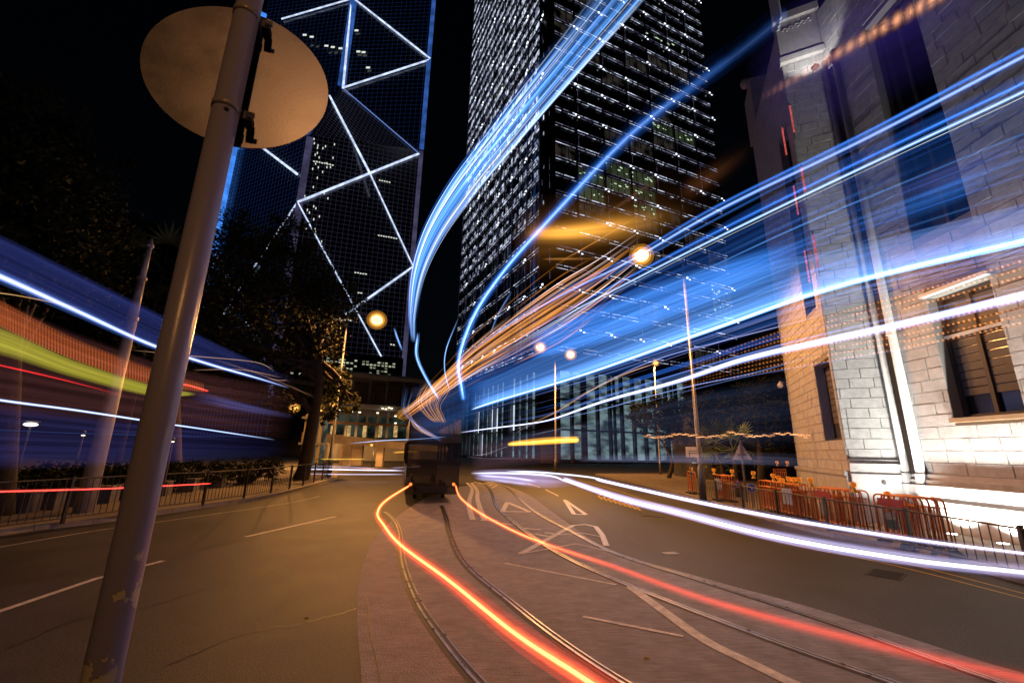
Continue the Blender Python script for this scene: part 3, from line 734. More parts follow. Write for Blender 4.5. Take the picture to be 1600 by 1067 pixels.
# ramp / overpass fascia
rp=empty('concrete_ramp',at(-18,48),'curved concrete ramp wall lit orange by street lamps','ramp')
RP=[onpath([at(-30,50),at(-8,46)],x,y) for x,y in ((470,690),(520,692),(580,697),(640,703),(700,706))]
for k in range(len(RP)-1):
    a,b=RP[k],RP[k+1]
    MB().hexa([a,b,b+Vector((0,.5,0)),a+Vector((0,.5,0)),top(a,a.z+.95-.12*k),top(b,b.z+.85-.12*k),top(b,b.z+.85-.12*k)+Vector((0,.5,0)),top(a,a.z+.95-.12*k)+Vector((0,.5,0))]).build('fascia_panel',mat('ramp_concrete',(.42,.36,.30),.7,0,1.2,.25),rp)
for x in (478,500,540,592,650): 
    q=onpath([at(-30,49.6),at(-8,45.6)],x,700); MB().box(Vector((q.x,q.y+.7,1.0)),(.35,0,0),(0,.3,0),(0,0,1.0)).build('pier',mat('ramp_concrete',(.4,.35,.3),.7),rp)
q=onpath([at(-30,50),at(-8,46)],541,715); MB().box(Vector((q.x,q.y+1.5,1.1)),(1.1,0,0),(0,.3,0),(0,0,1.05)).build('abutment',mat('ramp_concrete',(.4,.35,.3),.7),rp)
lift=empty('glass_lift',at(-25,40),'small glass lift tower at the end of the ramp','lift tower')
a,b=onpath([at(-30,40),at(-10,40)],474,690),onpath([at(-30,40),at(-10,40)],501,690)
for z0,z1 in ((0,2.0),(2.1,4.0)): MB().box(Vector(((a.x+b.x)/2,a.y+.8,(z0+z1)/2)),((b.x-a.x)/2,0,0),(0,.7,0),(0,0,(z1-z0)/2)).build('lift_glass',glow('lift_glass_glow',(.55,.52,.36),.22,.8,.2),lift)
for x in (a.x,b.x): MB().box(Vector((x,a.y+.1,2.2)),(.1,0,0),(0,.1,0),(0,0,2.2)).build('lift_post',mat('yellowish_post',(.5,.42,.25),.5),lift)
for z in (2.05,4.1): MB().box(Vector(((a.x+b.x)/2,a.y+.5,z)),((b.x-a.x)/2+.15,0,0),(0,1.0,0),(0,0,.09)).build('lift_slab',BCONC,lift)
# dark buildings and hedge closing the right side behind the trees
rb=empty('dark_block',at(22,62),'low dark block behind the palms beside the glass tower','building')
c=at(31,40); MB().box(c+up*2.3,(7,1,0),(-.4,2.5,0),(0,0,2.3)).build('block_wall',mat('dark_wall',(.06,.06,.07),.7,0,1,.2),rb)
MB().box(at(29,38)+up*2.0,(5,.6,0),(0,.1,0),(0,0,.14)).build('lit_band',glow('shop_band_glow',(.75,.7,.55),.35,.6,.3),rb)
MB().box(at(29,38)+up*1.2,(5,.6,0),(0,.1,0),(0,0,.05)).build('lit_band',glow('shop_band_glow',(.75,.7,.55),.35,.6,.3),rb)

# =================================================================== trees
def leafcloud(blobs,n,size,m_,name,parent,seed):
    rnd=random.Random(seed); v=[];f=[]; off=wpos(parent) if parent else Vector()
    tot=sum(b[1]**2 for b in blobs)
    # clump centres
    cl=[]
    for (c,r) in blobs:
        for _ in range(max(3,int(70*r*r/tot*len(blobs)))):
            d=Vector((rnd.gauss(0,1),rnd.gauss(0,1),rnd.gauss(0,1))).normalized(); cl.append((Vector(c)+d*r*rnd.uniform(.45,1.08),r*rnd.uniform(.14,.34)))
    for _ in range(n):
        c,r=rnd.choice(cl); p=c+Vector((rnd.gauss(0,.5),rnd.gauss(0,.5),rnd.gauss(0,.38)))*r
        a=Vector((rnd.gauss(0,1),rnd.gauss(0,1),rnd.gauss(0,.6))).normalized(); b=a.orthogonal().normalized(); b=(b+a.cross(b)*rnd.uniform(-1,1)).normalized(); s=size*rnd.uniform(.55,1.3)
        i=len(v); v+=[p-a*s-off,p-b*s*.42-off,p+a*s-off,p+b*s*.42-off]; f.append((i,i+1,i+2,i+3))
    me=bpy.data.meshes.new(name); me.from_pydata(v,[],f); me.materials.append(m_); o=bpy.data.objects.new(name,me); COL.objects.link(o); o.parent=parent
    return tag(o,kind='stuff')
def tree(label,base,trunk,r,blobs,n,size,m_,seed,species='broadleaf_tree'):
    t_=empty(species,base,label,'tree')
    P=smooth([base]+[Vector(q) for q in trunk],5)
    MB().tube(P,[r*(1-.6*k/len(P)) for k in range(len(P))],9).build('trunk',BARK,t_,True)
    rnd=random.Random(seed)
    for (c,rr) in blobs:
        st=P[int(len(P)*rnd.uniform(.55,.95))]; c=Vector(c); mid=st.lerp(c,.5)+Vector((rnd.uniform(-.3,.3),rnd.uniform(-.3,.3),rnd.uniform(-.2,.5)))
        MB().tube(smooth([st,mid,c],4),[r*.42,r*.4,r*.36,r*.32,r*.28,r*.24,r*.2,r*.14,r*.1],6).build('limb',BARK,t_,True)
        for _ in range(3):
            e=c+Vector((rnd.gauss(0,1),rnd.gauss(0,1),rnd.gauss(0,.7))).normalized()*rr*.85
            MB().tube([mid.lerp(c,.6),e],[r*.18,r*.05],5).build('branch',BARK,t_,True)
    leafcloud(blobs,n,size,m_,'crown',t_,seed)
    return t_
def dpt(px,py,D):
    d=ray(px,py); k=D/math.hypot(d.x,d.y); return Vector((d.x*k,d.y*k,H+d.z*k))
b0=top(dpt(468,760,26),.1)
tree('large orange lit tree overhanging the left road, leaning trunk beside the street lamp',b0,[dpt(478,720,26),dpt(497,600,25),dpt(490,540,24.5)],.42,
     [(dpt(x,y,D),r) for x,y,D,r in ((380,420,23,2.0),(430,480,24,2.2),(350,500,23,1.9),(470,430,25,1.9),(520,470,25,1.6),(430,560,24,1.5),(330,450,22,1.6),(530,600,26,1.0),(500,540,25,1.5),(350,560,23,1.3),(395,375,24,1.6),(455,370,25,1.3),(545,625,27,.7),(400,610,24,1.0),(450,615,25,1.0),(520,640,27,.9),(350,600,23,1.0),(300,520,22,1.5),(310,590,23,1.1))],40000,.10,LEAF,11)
b0=top(dpt(12,780,16),.1)
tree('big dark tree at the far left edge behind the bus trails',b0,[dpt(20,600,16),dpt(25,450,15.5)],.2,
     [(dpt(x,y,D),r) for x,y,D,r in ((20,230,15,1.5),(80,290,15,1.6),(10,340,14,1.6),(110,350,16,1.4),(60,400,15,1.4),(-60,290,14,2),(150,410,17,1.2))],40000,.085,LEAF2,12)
b0=top(dpt(270,770,26),.1)
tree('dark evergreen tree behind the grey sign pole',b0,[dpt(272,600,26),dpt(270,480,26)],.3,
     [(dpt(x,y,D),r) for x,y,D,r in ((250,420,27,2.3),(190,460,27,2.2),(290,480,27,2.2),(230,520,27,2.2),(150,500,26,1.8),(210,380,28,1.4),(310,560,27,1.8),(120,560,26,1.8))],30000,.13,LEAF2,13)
b0=top(dpt(1190,760,27),.1)
tree('dark bushy tree between the glass tower and the granite wall',b0,[dpt(1188,700,27),dpt(1185,650,27)],.22,
     [(dpt(x,y,D),r) for x,y,D,r in ((1190,640,27,1.6),(1150,655,28,1.3),(1210,600,28,1.4),(1100,640,29,1.3),(1215,670,27,1.3))],16000,.11,LEAF2,14)
b0=top(dpt(1045,745,34),.1)
tree('small dark tree with bare stems left of the fan palms',b0,[dpt(1050,720,34),dpt(1035,690,34)],.16,
     [(dpt(x,y,D),r) for x,y,D,r in ((1030,645,34,1.3),(1060,640,34,1.2),(1000,650,36,1.1),(1045,665,34,1.0))],9000,.11,LEAF2,15)
def palm(label,base,h,fr,seed,nf=11):
    o=empty('fan_palm',base,label,'palm'); rnd=random.Random(seed)
    MB().tube([base,base+up*h],[.11,.08],8).build('trunk',BARK,o)
    for k in range(nf):
        a=2*math.pi*k/nf+rnd.uniform(-.2,.2); el=rnd.uniform(-.5,1.1); d=Vector((math.cos(a)*math.cos(el),math.sin(a)*math.cos(el),math.sin(el)))
        c=base+up*h; e=c+d*fr*.75; s=d.cross(up).normalized(); q=s.cross(d)
        mb=MB(); mb.tube([c,e],.012,4)
        for j in range(11):
            b_=(j-5)/5*1.35; dd_=(d*math.cos(b_)+s*math.sin(b_)).normalized(); tip=e+dd_*fr*.62-up*.16*fr*abs(b_); w_=dd_.cross(q).normalized()*.035*fr
            mb.quad(e,e.lerp(tip,.5)+w_,tip,e.lerp(tip,.5)-w_)
        mb.build('frond',PALM,o)
palm('fan palm catching light above the triangular sign, left one',top(dpt(1125,760,24),.1),2.2,1.1,1)
palm('fan palm with arching fronds nearest the granite wall',top(dpt(1152,765,21),.1),1.9,1.15,2)
palm('low fan palm behind the barriers under the orange string of light',top(dpt(1131,765,23),.1),1.3,.8,3,9)
palm('fan palm silhouette in the dark trees far left',top(dpt(180,740,22),.1),8.6,1.7,4,13)
# hedge and planters behind the left railing
hedge_path=[dpt(-60,740,17),dpt(150,738,19),dpt(300,735,21),dpt(430,728,25)]
hp=smooth([top(p,.7) for p in hedge_path],8)
hd=empty('hedge',top(hp[0],.1),'low dark hedge behind the left railing','hedge')
leafcloud([(p,.55) for p in hp],14000,.07,LEAF2,'foliage',hd,21)
for k in range(0,9):
    px=20+k*46; c=G(px,806-k*5.0-(k*k)*.15,.12); c=c+Vector((-.5,.6,0)); 
    o=empty('planter_block',c,None,None)
    tag(o,'squat concrete planter block behind the left railing, '+['nearest the left frame edge','second from the left edge','third from the left edge','just left of the sign pole','hidden beside the sign pole','first right of the sign pole','second right of the sign pole','third right of the sign pole','farthest down the railing'][k],'planter','concrete planters in a row behind the left railing')
    MB().box(c+up*.22,(.26,.05,0),(-.04,.2,0),(0,0,.22)).build('body',mat('planter_concrete',(.13,.12,.14),.8,0,5,.3),o)
    MB().box(c+up*.455,(.29,.055,0),(-.045,.23,0),(0,0,.015)).build('rim',KERB,o)
# =================================================================== street lamps
SOD=glow('sodium_lamp_glass',(1,.62,.22),8); SOD2=glow('sodium_lamp_glass_far',(1,.50,.14),3.2)
LAMPC=(1,.43,.11)
SHELL=glow('amber_halo',(1,.40,.07),.42)  # amber glow around each bulb, built as nested see-through shells
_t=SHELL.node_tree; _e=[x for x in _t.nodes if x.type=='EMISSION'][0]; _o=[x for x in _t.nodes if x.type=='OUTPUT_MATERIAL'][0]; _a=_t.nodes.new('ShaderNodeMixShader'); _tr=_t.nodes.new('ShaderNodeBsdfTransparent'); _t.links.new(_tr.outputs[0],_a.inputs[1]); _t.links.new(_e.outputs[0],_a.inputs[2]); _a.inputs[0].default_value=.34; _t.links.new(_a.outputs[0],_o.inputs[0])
SHELL2=SHELL.copy(); SHELL2.name='amber_halo_thin'; [x for x in SHELL2.node_tree.nodes if x.type=='MIX_SHADER'][0].inputs[0].default_value=.10; [setattr(x.inputs[1],'default_value',1.3) for x in list(SHELL.node_tree.nodes)+list(SHELL2.node_tree.nodes) if x.type=='EMISSION']; [setattr(x.inputs[0],'default_value',(1,.42,.05,1)) for x in list(SHELL.node_tree.nodes)+list(SHELL2.node_tree.nodes) if x.type=='EMISSION']
def lamp(label,post,ptop,heads,power,r=.09,hr=.17,bulb=SOD,col=LAMPC,cone=162,blend=.4):
    post=Vector(post); o=empty('street_lamp',post,label,'street lamp','sodium street lamps along the road')
    MB().tube([post,post+up*1.2,post+up*1.25,Vector((post.x,post.y,ptop))],[r*1.5,r*1.4,r,r*.6],10).build('post',GREYM,o,True)
    for hd_ in heads:
        hd_=Vector(hd_); t_=Vector((post.x,post.y,ptop-.05)); m1=t_.lerp(hd_,.5)+up*.15
        MB().tube(smooth([t_,m1,hd_+up*.1],6),r*.45,8).build('arm',GREYM,o,True)
        d=(hd_-t_); d.z=0; d.normalize(); s=Vector((-d.y,d.x,0))
        MB().prism([hd_-d*.28+s*.09+up*.09,hd_+d*.30+s*.13+up*.09,hd_+d*.42+up*.09,hd_+d*.30-s*.13+up*.09,hd_-d*.28-s*.09+up*.09],(0,0,.1)).build('lamp_head',GREYM,o)
        MB().ball(hd_+d*.08+up*.0,hr*.74,14,(1,1,.85)).build('lamp_glass',bulb,o,True); MB().ball(hd_+d*.08+up*.0,hr,20,(1,1,.95)).build('halo_shell',SHELL,o,True); MB().ball(hd_+d*.08,hr*.8,20,(1,1,.95)).build('halo_shell',SHELL,o,True); MB().ball(hd_+d*.08,hr*1.3,20,(1,1,.95)).build('halo_shell',SHELL2,o,True)
        l=bpy.data.lights.new('bulb','SPOT'); l.energy=power; l.spot_size=R(cone); l.spot_blend=blend; l.color=col; l.shadow_soft_size=.2
        lo=bpy.data.objects.new('bulb',l); COL.objects.link(lo); lo.parent=o; lo.location=hd_+d*.08-up*(hr+.06)-wpos(o)
    return o
PW=2100
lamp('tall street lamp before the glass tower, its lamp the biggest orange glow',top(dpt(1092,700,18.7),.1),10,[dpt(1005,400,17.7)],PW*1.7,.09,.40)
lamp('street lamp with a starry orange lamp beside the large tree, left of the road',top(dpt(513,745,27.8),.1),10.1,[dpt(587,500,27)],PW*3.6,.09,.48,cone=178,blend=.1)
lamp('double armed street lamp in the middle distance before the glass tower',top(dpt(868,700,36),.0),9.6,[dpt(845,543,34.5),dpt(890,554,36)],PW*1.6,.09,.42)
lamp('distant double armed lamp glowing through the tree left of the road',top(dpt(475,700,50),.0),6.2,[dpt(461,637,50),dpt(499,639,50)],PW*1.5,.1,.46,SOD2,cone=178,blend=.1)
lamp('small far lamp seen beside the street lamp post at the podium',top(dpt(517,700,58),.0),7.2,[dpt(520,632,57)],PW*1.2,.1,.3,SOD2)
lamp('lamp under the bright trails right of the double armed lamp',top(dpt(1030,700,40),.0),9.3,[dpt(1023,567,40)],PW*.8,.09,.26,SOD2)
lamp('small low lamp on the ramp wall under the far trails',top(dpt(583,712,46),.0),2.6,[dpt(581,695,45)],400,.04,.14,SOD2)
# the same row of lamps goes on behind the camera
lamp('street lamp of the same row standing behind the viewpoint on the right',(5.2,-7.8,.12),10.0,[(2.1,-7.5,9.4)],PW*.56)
# ornamental tapered post
pc=top(dpt(132,795,15.6),.12); o=empty('ornamental_post',pc,'tall tapered pale post with a finial rising behind the left bus trails','post')
MB().tube([pc,pc+up*5.0],[.20,.13],14).build('shaft',mat('warm_grey_post',(.42,.38,.36),.5,0,6,.15),o,True)
MB().tube([pc+up*5.0,pc+up*5.1],.15,14).build('collar',mat('warm_grey_post',(.42,.38,.36),.5),o); MB().tube([pc+up*5.1,pc+up*6.2],[.125,.09],14).build('upper_shaft',mat('warm_grey_post',(.42,.38,.36),.5),o,True)
MB().tube([pc+up*6.2,pc+up*6.28],.12,14).build('collar',mat('warm_grey_post',(.42,.38,.36),.5),o); MB().tube([pc+up*6.28,pc+up*7.2],[.085,.06],12).build('top_shaft',mat('warm_grey_post',(.42,.38,.36),.5),o,True)
MB().tube([pc+up*7.2,pc+up*7.28,pc+up*7.36,pc+up*7.5],[.09,.10,.05,.012],12).build('finial',mat('warm_grey_post',(.42,.38,.36),.5),o,True)
# small garden lights
for k,(px,py,lab) in enumerate([(48,663,'flat warm lantern glowing in the dark park at far left'),(270,790-100,'small white park light right of the grey sign pole'),(130,680,'tiny park light beside the tapered post')]):
    c=dpt(px,py,19); o=empty('park_lantern',top(c,.12),lab,'lantern'); MB().tube([top(c,.12),c],.03,6).build('stem',GREYM,o); MB().ball(c,.16 if k==0 else .05,10,(1,1,.35)).build('globe',glow('park_lantern_glow',(1,.85,.55),3),o)
    MB().tube([c+up*.08,c+up*.16],[.22 if k==0 else .06,.03],10).build('hood',GREYM,o)

# =================================================================== dark tram stopped on the near track
TB=Vector((-2.68,15.7,0)); th=Vector((-.24,.97,0)).normalized(); ts=Vector((th.y,-th.x,0))
tram=empty('tram',TB,'dark double decker tram seen from behind on the near track','tram')
def ghost(name,col,a):
    return mat(name,col,.35,0,2,.2,alpha=a)
TD=ghost('tram_lower_paint',(.006,.005,.008),.66); TU=ghost('tram_upper_paint',(.008,.02,.05),.42); TG=ghost('tram_glass',(.006,.008,.016),.60)
hw=.92; Lt=9.5
def tb(s0,s1,y0,y1,z0,z1,name,m_): return MB().box(TB+ts*((s0+s1)/2)+th*((y0+y1)/2)+up*((z0+z1)/2),ts*((s1-s0)/2),th*((y1-y0)/2),up*((z1-z0)/2)).build(name,m_,tram)
tb(-hw,hw,0,Lt,.28,1.25,'lower_body',TD); tb(-hw,hw,.0,Lt,2.05,2.35,'deck_band',TD)
for s in (-1,1):
    for y in (0,1.9,3.8,5.7,7.6,Lt-.1): tb(s*hw-.05,s*hw+.05,y,y+.1,1.25,2.05,'window_pillar',TD); tb(s*(hw-.03)-.05,s*(hw-.03)+.05,y,y+.1,2.9,3.75,'window_pillar',TU)
tb(-hw+.05,hw-.05,.02,.06,1.25,2.05,'rear_window',TG); tb(-hw+.05,hw-.05,.02,.06,2.9,3.75,'rear_window',TG)
tb(-hw,hw,0,Lt,2.35,2.9,'upper_body',TU); tb(-hw-.03,hw+.03,-.05,Lt,3.75,3.95,'roof',TU); tb(-.5,.5,-.1,0,.35,.55,'bumper',BLACKM)
for s in (-.74,.74):
    c=TB+ts*s+up*.62; MB().tube([c-th*.05,c+th*.0],.05,12).build('tail_lamp',glow('tail_lamp_red',(1,.15,.03),3),tram)
for y in (1.6,2.9,6.4,7.7):
    for s in (-.53,.53):
        c=TB+th*y+ts*s+up*.3; MB().tube([c-ts*.05,c+ts*.05],.3,16).build('wheel',BLACKM,tram)

# =================================================================== LIGHT TRAILS
class Trail:
    def __init__(s): s.v=[];s.f=[];s.c=[];s.mi=[]
    def strand(s,P,r,col,prof,n=3,tw=0):
        P=[Vector(p) for p in P]; m=len(P); i0=len(s.v)
        for k in range(m):
            d=(P[min(k+1,m-1)]-P[max(k-1,0)]).normalized(); n1=d.cross(up); n1=n1.normalized() if n1.length>1e-4 else Vector((1,0,0)); n2=d.cross(n1)
            rr=r[k] if isinstance(r,list) else r; b=prof(k/(m-1))
            for j in range(n):
                a=2*math.pi*j/n+tw; s.v.append(P[k]+(n1*math.cos(a)+n2*math.sin(a))*rr); s.c.append((col[0]*b,col[1]*b,col[2]*b,1))
        for k in range(m-1):
            for j in range(n):
                a=i0+k*n+j;b=i0+k*n+(j+1)%n; s.f.append((a,b,b+n,a+n)); s.mi.append(0)
    def sheet(s,LO,UP_,rows,colf):
        m=len(LO); i0=len(s.v)
        for k in range(m):
            for j in range(rows+1):
                f=j/rows; s.v.append(LO[k].lerp(UP_[k],f)); c=colf(k/(m-1),f); s.c.append((c[0],c[1],c[2],1))
        for k in range(m-1):
            for j in range(rows):
                a=i0+k*(rows+1)+j; s.f.append((a,a+1,a+rows+2,a+rows+1)); s.mi.append(1)
    def build(s,name,label,cat='light trail',group=None,kind=None):
        off=s.v[0].copy(); me=bpy.data.meshes.new(name); me.from_pydata([v-off for v in s.v],[],s.f); me.materials.append(tm); me.materials.append(tms); me.polygons.foreach_set('material_index',s.mi)
        ca=me.color_attributes.new('light','FLOAT_COLOR','POINT')
        flat=[x for c in s.c for x in c]; ca.data.foreach_set('color',flat)
        o=bpy.data.objects.new(name,me); COL.objects.link(o); o.location=off; return tag(o,label,cat,group,kind)
def fade(a=.04,b=.04,p0=1,p1=1):
    def f(t):
        e=1
        if a>0 and t<a: e*=t/a
        if b>0 and t>1-b: e*=(1-t)/b
        return e*(p0+(p1-p0)*t)
    return f
def bundle(T,P,R_,col,core,n,bright,prof,seed,rs=.16,white=.3,spread=(1,1)):
    """many thin strands in a round cross-section"""
    rnd=random.Random(seed); m=len(P)
    RR=R_ if isinstance(R_,list) else [R_]*m
    for i in range(n):
        a=rnd.uniform(0,2*math.pi); q=abs(rnd.gauss(0,.5)); q=min(q,1.1)
        mix=max(0,1-q*1.3)*white+rnd.uniform(-.05,.05); c=[col[j]*(1-mix)+core[j]*mix for j in range(3)]
        ph=rnd.uniform(0,6); fr_=rnd.uniform(1,4); am=rnd.uniform(0,.35); bb=bright*rnd.uniform(.25,1.5)*(1.15-q*.75)
        Q=[];RQ=[]
        for k in range(m):
            d=(P[min(k+1,m-1)]-P[max(k-1,0)]).normalized(); n1=d.cross(up).normalized(); n2=d.cross(n1)
            Q.append(P[k]+(n1*math.cos(a)*spread[0]+n2*math.sin(a)*spread[1])*RR[k]*q); RQ.append(RR[k]*rs*rnd.uniform(.8,1.2))
        T.strand(Q,RQ,c,lambda t:prof(t)*bb*(1-am+am*math.sin(ph+fr_*6*t)),3,rnd.uniform(0,2))
def streaky(col,bright,prof,seed,edge=.15,contrast=.8,rows=30,hot=None,sharp=(1,1)):
    rnd=random.Random(seed); base=[rnd.uniform(1-contrast,1) for _ in range(rows+1)]
    for _ in range(2): base=[(base[max(0,i-1)]+base[i]*2+base[min(rows,i+1)])/4 if rnd.random()<.5 else base[i] for i in range(rows+1)]
    sh=[rnd.uniform(0,6) for _ in range(rows+1)]; fr_=[rnd.uniform(2,7) for _ in range(rows+1)]
    def f(t,v):
        j=int(round(v*rows)); e=1
        if v<edge: e*=(v/edge)**sharp[0]
        if v>1-edge: e*=((1-v)/edge)**sharp[1]
        h=1
        if hot: h=.15+1.0*math.exp(-((v-hot[0])/hot[1])**2)
        b=bright*prof(t)*base[j]*(.8+.2*math.sin(sh[j]+fr_[j]*t))*e*h
        return [col[0]*b,col[1]*b,col[2]*b]
    return f
LT=[(640,758),(605,780),(590,800),(600,820),(625,850),(700,905),(800,985),(925,1067)]
RTp=[(712,758),(718,775),(745,798),(800,828),(860,852),(960,885),(1100,935),(1300,990),(1600,1060)]
HB=[(880,748),(960,775),(1060,800),(1200,835),(1400,870),(1600,893)]
BLp=[(-200,950),(0,900),(200,850),(400,805),(520,770),(600,748)]
PL=[G(*a,.6) for a in LT]; PR=[G(*a,.6) for a in RTp]; PB=[G(*a,.8) for a in HB]; PBL=[G(*a) for a in BLp]
def cv(path,pts,n=9): return smooth([onpath(path,*p) for p in pts],n)
BLUE=(.03,.17,.80); SKY=(.10,.36,1.0); WHT=(.75,.85,1.0); VIO=(.36,.40,1.0); ORG=(1.0,.30,.05); RED=(1.0,.035,.012); AMB=(1.0,.45,.10)

# --- tail lamps of the tram on the near track
T=Trail(); P=smooth([G(*a,.6) for a in LT+[(1060,1170)]],10); m=len(P)
bundle(T,P,[.048+.022*k/m for k in range(m)],RED,(1,.42,.10),46,.21,fade(.004,0,1.5,.8),1,.16,.75)
bundle(T,P,[.09+.05*k/m for k in range(m)],(1,.03,.015),RED,16,.05,fade(.01,0,.6,1.2),51,.25,.1)
T.build('tail_light_trail','bright orange red tail light trail bending over the near tram track','light trail','red tail light trails of the tram')
T=Trail(); P=smooth([G(*a,.6) for a in RTp[:6]],10); m=len(P)
bundle(T,P,.045,RED,(1,.38,.10),34,.2,fade(.004,.30,1.6,.55),2,.2,.7)
P=smooth([G(*a,.6) for a in RTp[3:]+[(1800,1105)]],8); m=len(P)
bundle(T,P,[.06+.06*min(1,k/m*1.6) for k in range(m)],(1,.05,.03),(1,.16,.10),50,.024,fade(.12,0,1.1,.62),52,.15,.3,(1.3,.4))
T.build('tail_light_trail','fading red tail light trail crossing the polished tram rails to the right','light trail','red tail light trails of the tram')
# --- headlights of the bus on the far lane
T=Trail(); P=smooth([G(*a,.8) for a in HB+[(1800,915)]],9); m=len(P)
bundle(T,P,[.085-.026*min(1,k/m*1.25) for k in range(m)],(.50,.46,.85),(1,1,1),60,.17,fade(.002,0,1.7,.25),3,.2,.7,(.4,1))
T.build('headlight_trail','thick white headlight trail, the lower one above the right kerb lane','light trail','white headlight trails of the bus')
T=Trail(); P=smooth([G(*a,.8) for a in [(930,748),(1050,775),(1200,805),(1400,838),(1600,864),(1800,888)]],9)
m=len(P); bundle(T,P,[.075-.042*min(1,k/m*1.25) for k in range(m)],(.50,.46,.85),(1,1,1),44,.16,fade(.002,0,1.7,.25),4,.2,.7,(.4,1))
T.build('headlight_trail','white headlight trail, the upper one running in front of the orange barriers','light trail','white headlight trails of the bus')
T=Trail(); LO=cv(PB,[(1180,838),(1300,862),(1450,888),(1650,918)],6); UP_=cv(PB,[(1180,800),(1300,822),(1450,846),(1650,872)],6)
T.sheet(LO,UP_,24,streaky((.22,.22,.42),.35,fade(.3,.0),77,.2,.8,24))
T.build('bumper_light_trail','faint violet sheen between the two headlight trails at right')
# --- steep blue trails from the tram roof, near left edge
def multi(T,path,pts,offs,R_,n,bright,col,core,seed,prof=fade(.0,.03),spread=(1,1),white=.35,rs=.2):
    for i,(dx,dy,rr,bb) in enumerate(offs):
        P=cv(path,[(x+dx*w_,y+dy*w_) for (x,y,w_) in pts]); bundle(T,P,R_*rr,col,core,n,bright*bb,prof,seed+i,rs,white,spread)
T=Trail()
base=[(1040,-50,1.5),(985,15,1.35),(905,105,1.15),(815,210,1.0),(740,300,.85),(690,370,.62),(662,430,.4),(649,490,.22),(647,535,.1)]
P1=cv(PL,[(x-50*w_,y-12*w_) for x,y,w_ in base]); P2=cv(PL,[(x+6*w_,y+3*w_) for x,y,w_ in base])
T.sheet(P1,P2,34,streaky(BLUE,1.5,fade(0,.1,.85,1.2),31,.22,.85,34))
T.sheet(P1,P2,34,streaky(SKY,.55,fade(0,.12,.7,1.5),32,.3,.95,34))
rr=random.Random(88)
for k in range(90):
    v=rr.random()**.8; a=rr.randint(0,len(P1)//2); b=rr.randint(a+15,len(P1)); Q=[P1[i].lerp(P2[i],v) for i in range(a,min(b,len(P1)))]
    if len(Q)>4:
        bb=rr.uniform(.05,.42); T.strand(Q,rr.uniform(.003,.010),rr.choice([BLUE,BLUE,SKY,WHT]),(lambda bb,a:(lambda t:bb*fade(0 if a<4 else .3,.3)(t)))(bb,a),3,rr.uniform(0,2))
multi(T,PL,base,[(0,0,1,1.1),(-10,-3,1,.7),(-24,-6,1,.5),(-38,-9,.9,.25)],.028,9,.13,SKY,WHT,100)
T.build('blue_light_trail','broad steep bundle of blue trails sweeping up across the glass tower')
T=Trail(); base=[(1230,22,1.3),(1160,78,1.2),(1090,130,1.1),(980,215,1.0),(870,330,.95),(790,420,.75),(745,485,.5),(722,540,.35),(716,575,.25),(720,600,.2),(724,624,.1)]
Pn=[(x,y) for x,y,_ in base]
near=[onpath(PR,*p) for p in Pn[:6]]
RTx=PR
far_d=onpath(PR,*Pn[5]); dist=math.hypot(far_d.x,far_d.y)
pts=[]
for k,p in enumerate(Pn):
    if k<=5: pts.append(onpath(PR,*p))
    else: pts.append(dpt(*p,dist+(k-5)*1.1))
P=smooth(pts,9); bundle(T,P,[.055+.03*(k/len(P)) for k in range(len(P))],SKY,WHT,32,.075,lambda t:(.03+1.5*min(1,max(0,(t-.22)*2.4)))*(1-max(0,t-.93)/.07*.9),5,.2,.45)
bundle(T,P,[.13]*len(P),BLUE,SKY,22,.05,lambda t:(.08+min(1,max(0,t-.12)*2.2)),6,.35,.2)
T.build('blue_light_trail','single steep blue trail crossing the glass tower from top right')
def far_trail(T,pts,D0,D1,R_,n,bright,col,core,seed,prof=fade(.05,.05),sm=9,**k):
    if k.get('rs',0)==.5 and n==1: k=dict(rs=1.0)
    P=smooth([dpt(x,y,D0+(D1-D0)*i/(len(pts)-1)) for i,(x,y) in enumerate(pts)],sm); bundle(T,P,R_,col,core,n,bright,prof,seed,**k)
T=Trail(); far_trail(T,[(653,520),(651,557),(667,593),(686,624)],9,12,.055,26,.20,SKY,WHT,8,fade(.15,.1)); far_trail(T,[(616,512),(622,530),(629,548)],10,11,.06,14,.13,SKY,WHT,9,fade(.3,.3))
T.build('blue_light_trail','short blue white stroke curling down to the tram roof')
T=Trail(); far_trail(T,[(716,497),(697,547),(695,580),(702,609)],10,13,.035,18,.14,SKY,WHT,10,fade(.3,.1)); far_trail(T,[(800,455),(778,492),(765,525)],10,13,.04,10,.10,SKY,WHT,12,fade(.2,.2))
T.build('blue_light_trail','thin blue hook left of the steep trail above the tram')
# --- amber destination sign squiggles of the tram
T=Trail(); DA=(1,.40,.03)
L0=[(667,597),(654,617),(653,632),(665,648),(680,660)]; L1=[(708,600),(696,620),(688,635),(693,650),(697,661)]
for k in range(15):
    f=k/14; rr=random.Random(200+k); jx=rr.uniform(-1.2,1.2)
    far_trail(T,[(a[0]*(1-f)+b[0]*f+jx,a[1]*(1-f)+b[1]*f-10*math.sin(f*3.1)*(1-q/4)*.6) for q,(a,b) in enumerate(zip(L0,L1))],12.3,13.0,.012,3,.55*rr.uniform(.5,1.4),DA,(1,.65,.25),200+k,fade(.12,.1),7)
for k in range(14):
    rr=random.Random(240+k); y0=rr.uniform(-5,5); x0=rr.uniform(-4,4)
    far_trail(T,[(648+x0,632+y0),(632+x0,640+y0),(622+x0,648+y0),(630+x0*.5,653+y0*.5)],12.6,12.9,.012,2,.30*rr.uniform(.5,1.3),DA,(1,.6,.2),240+k,fade(.25,.2),6)
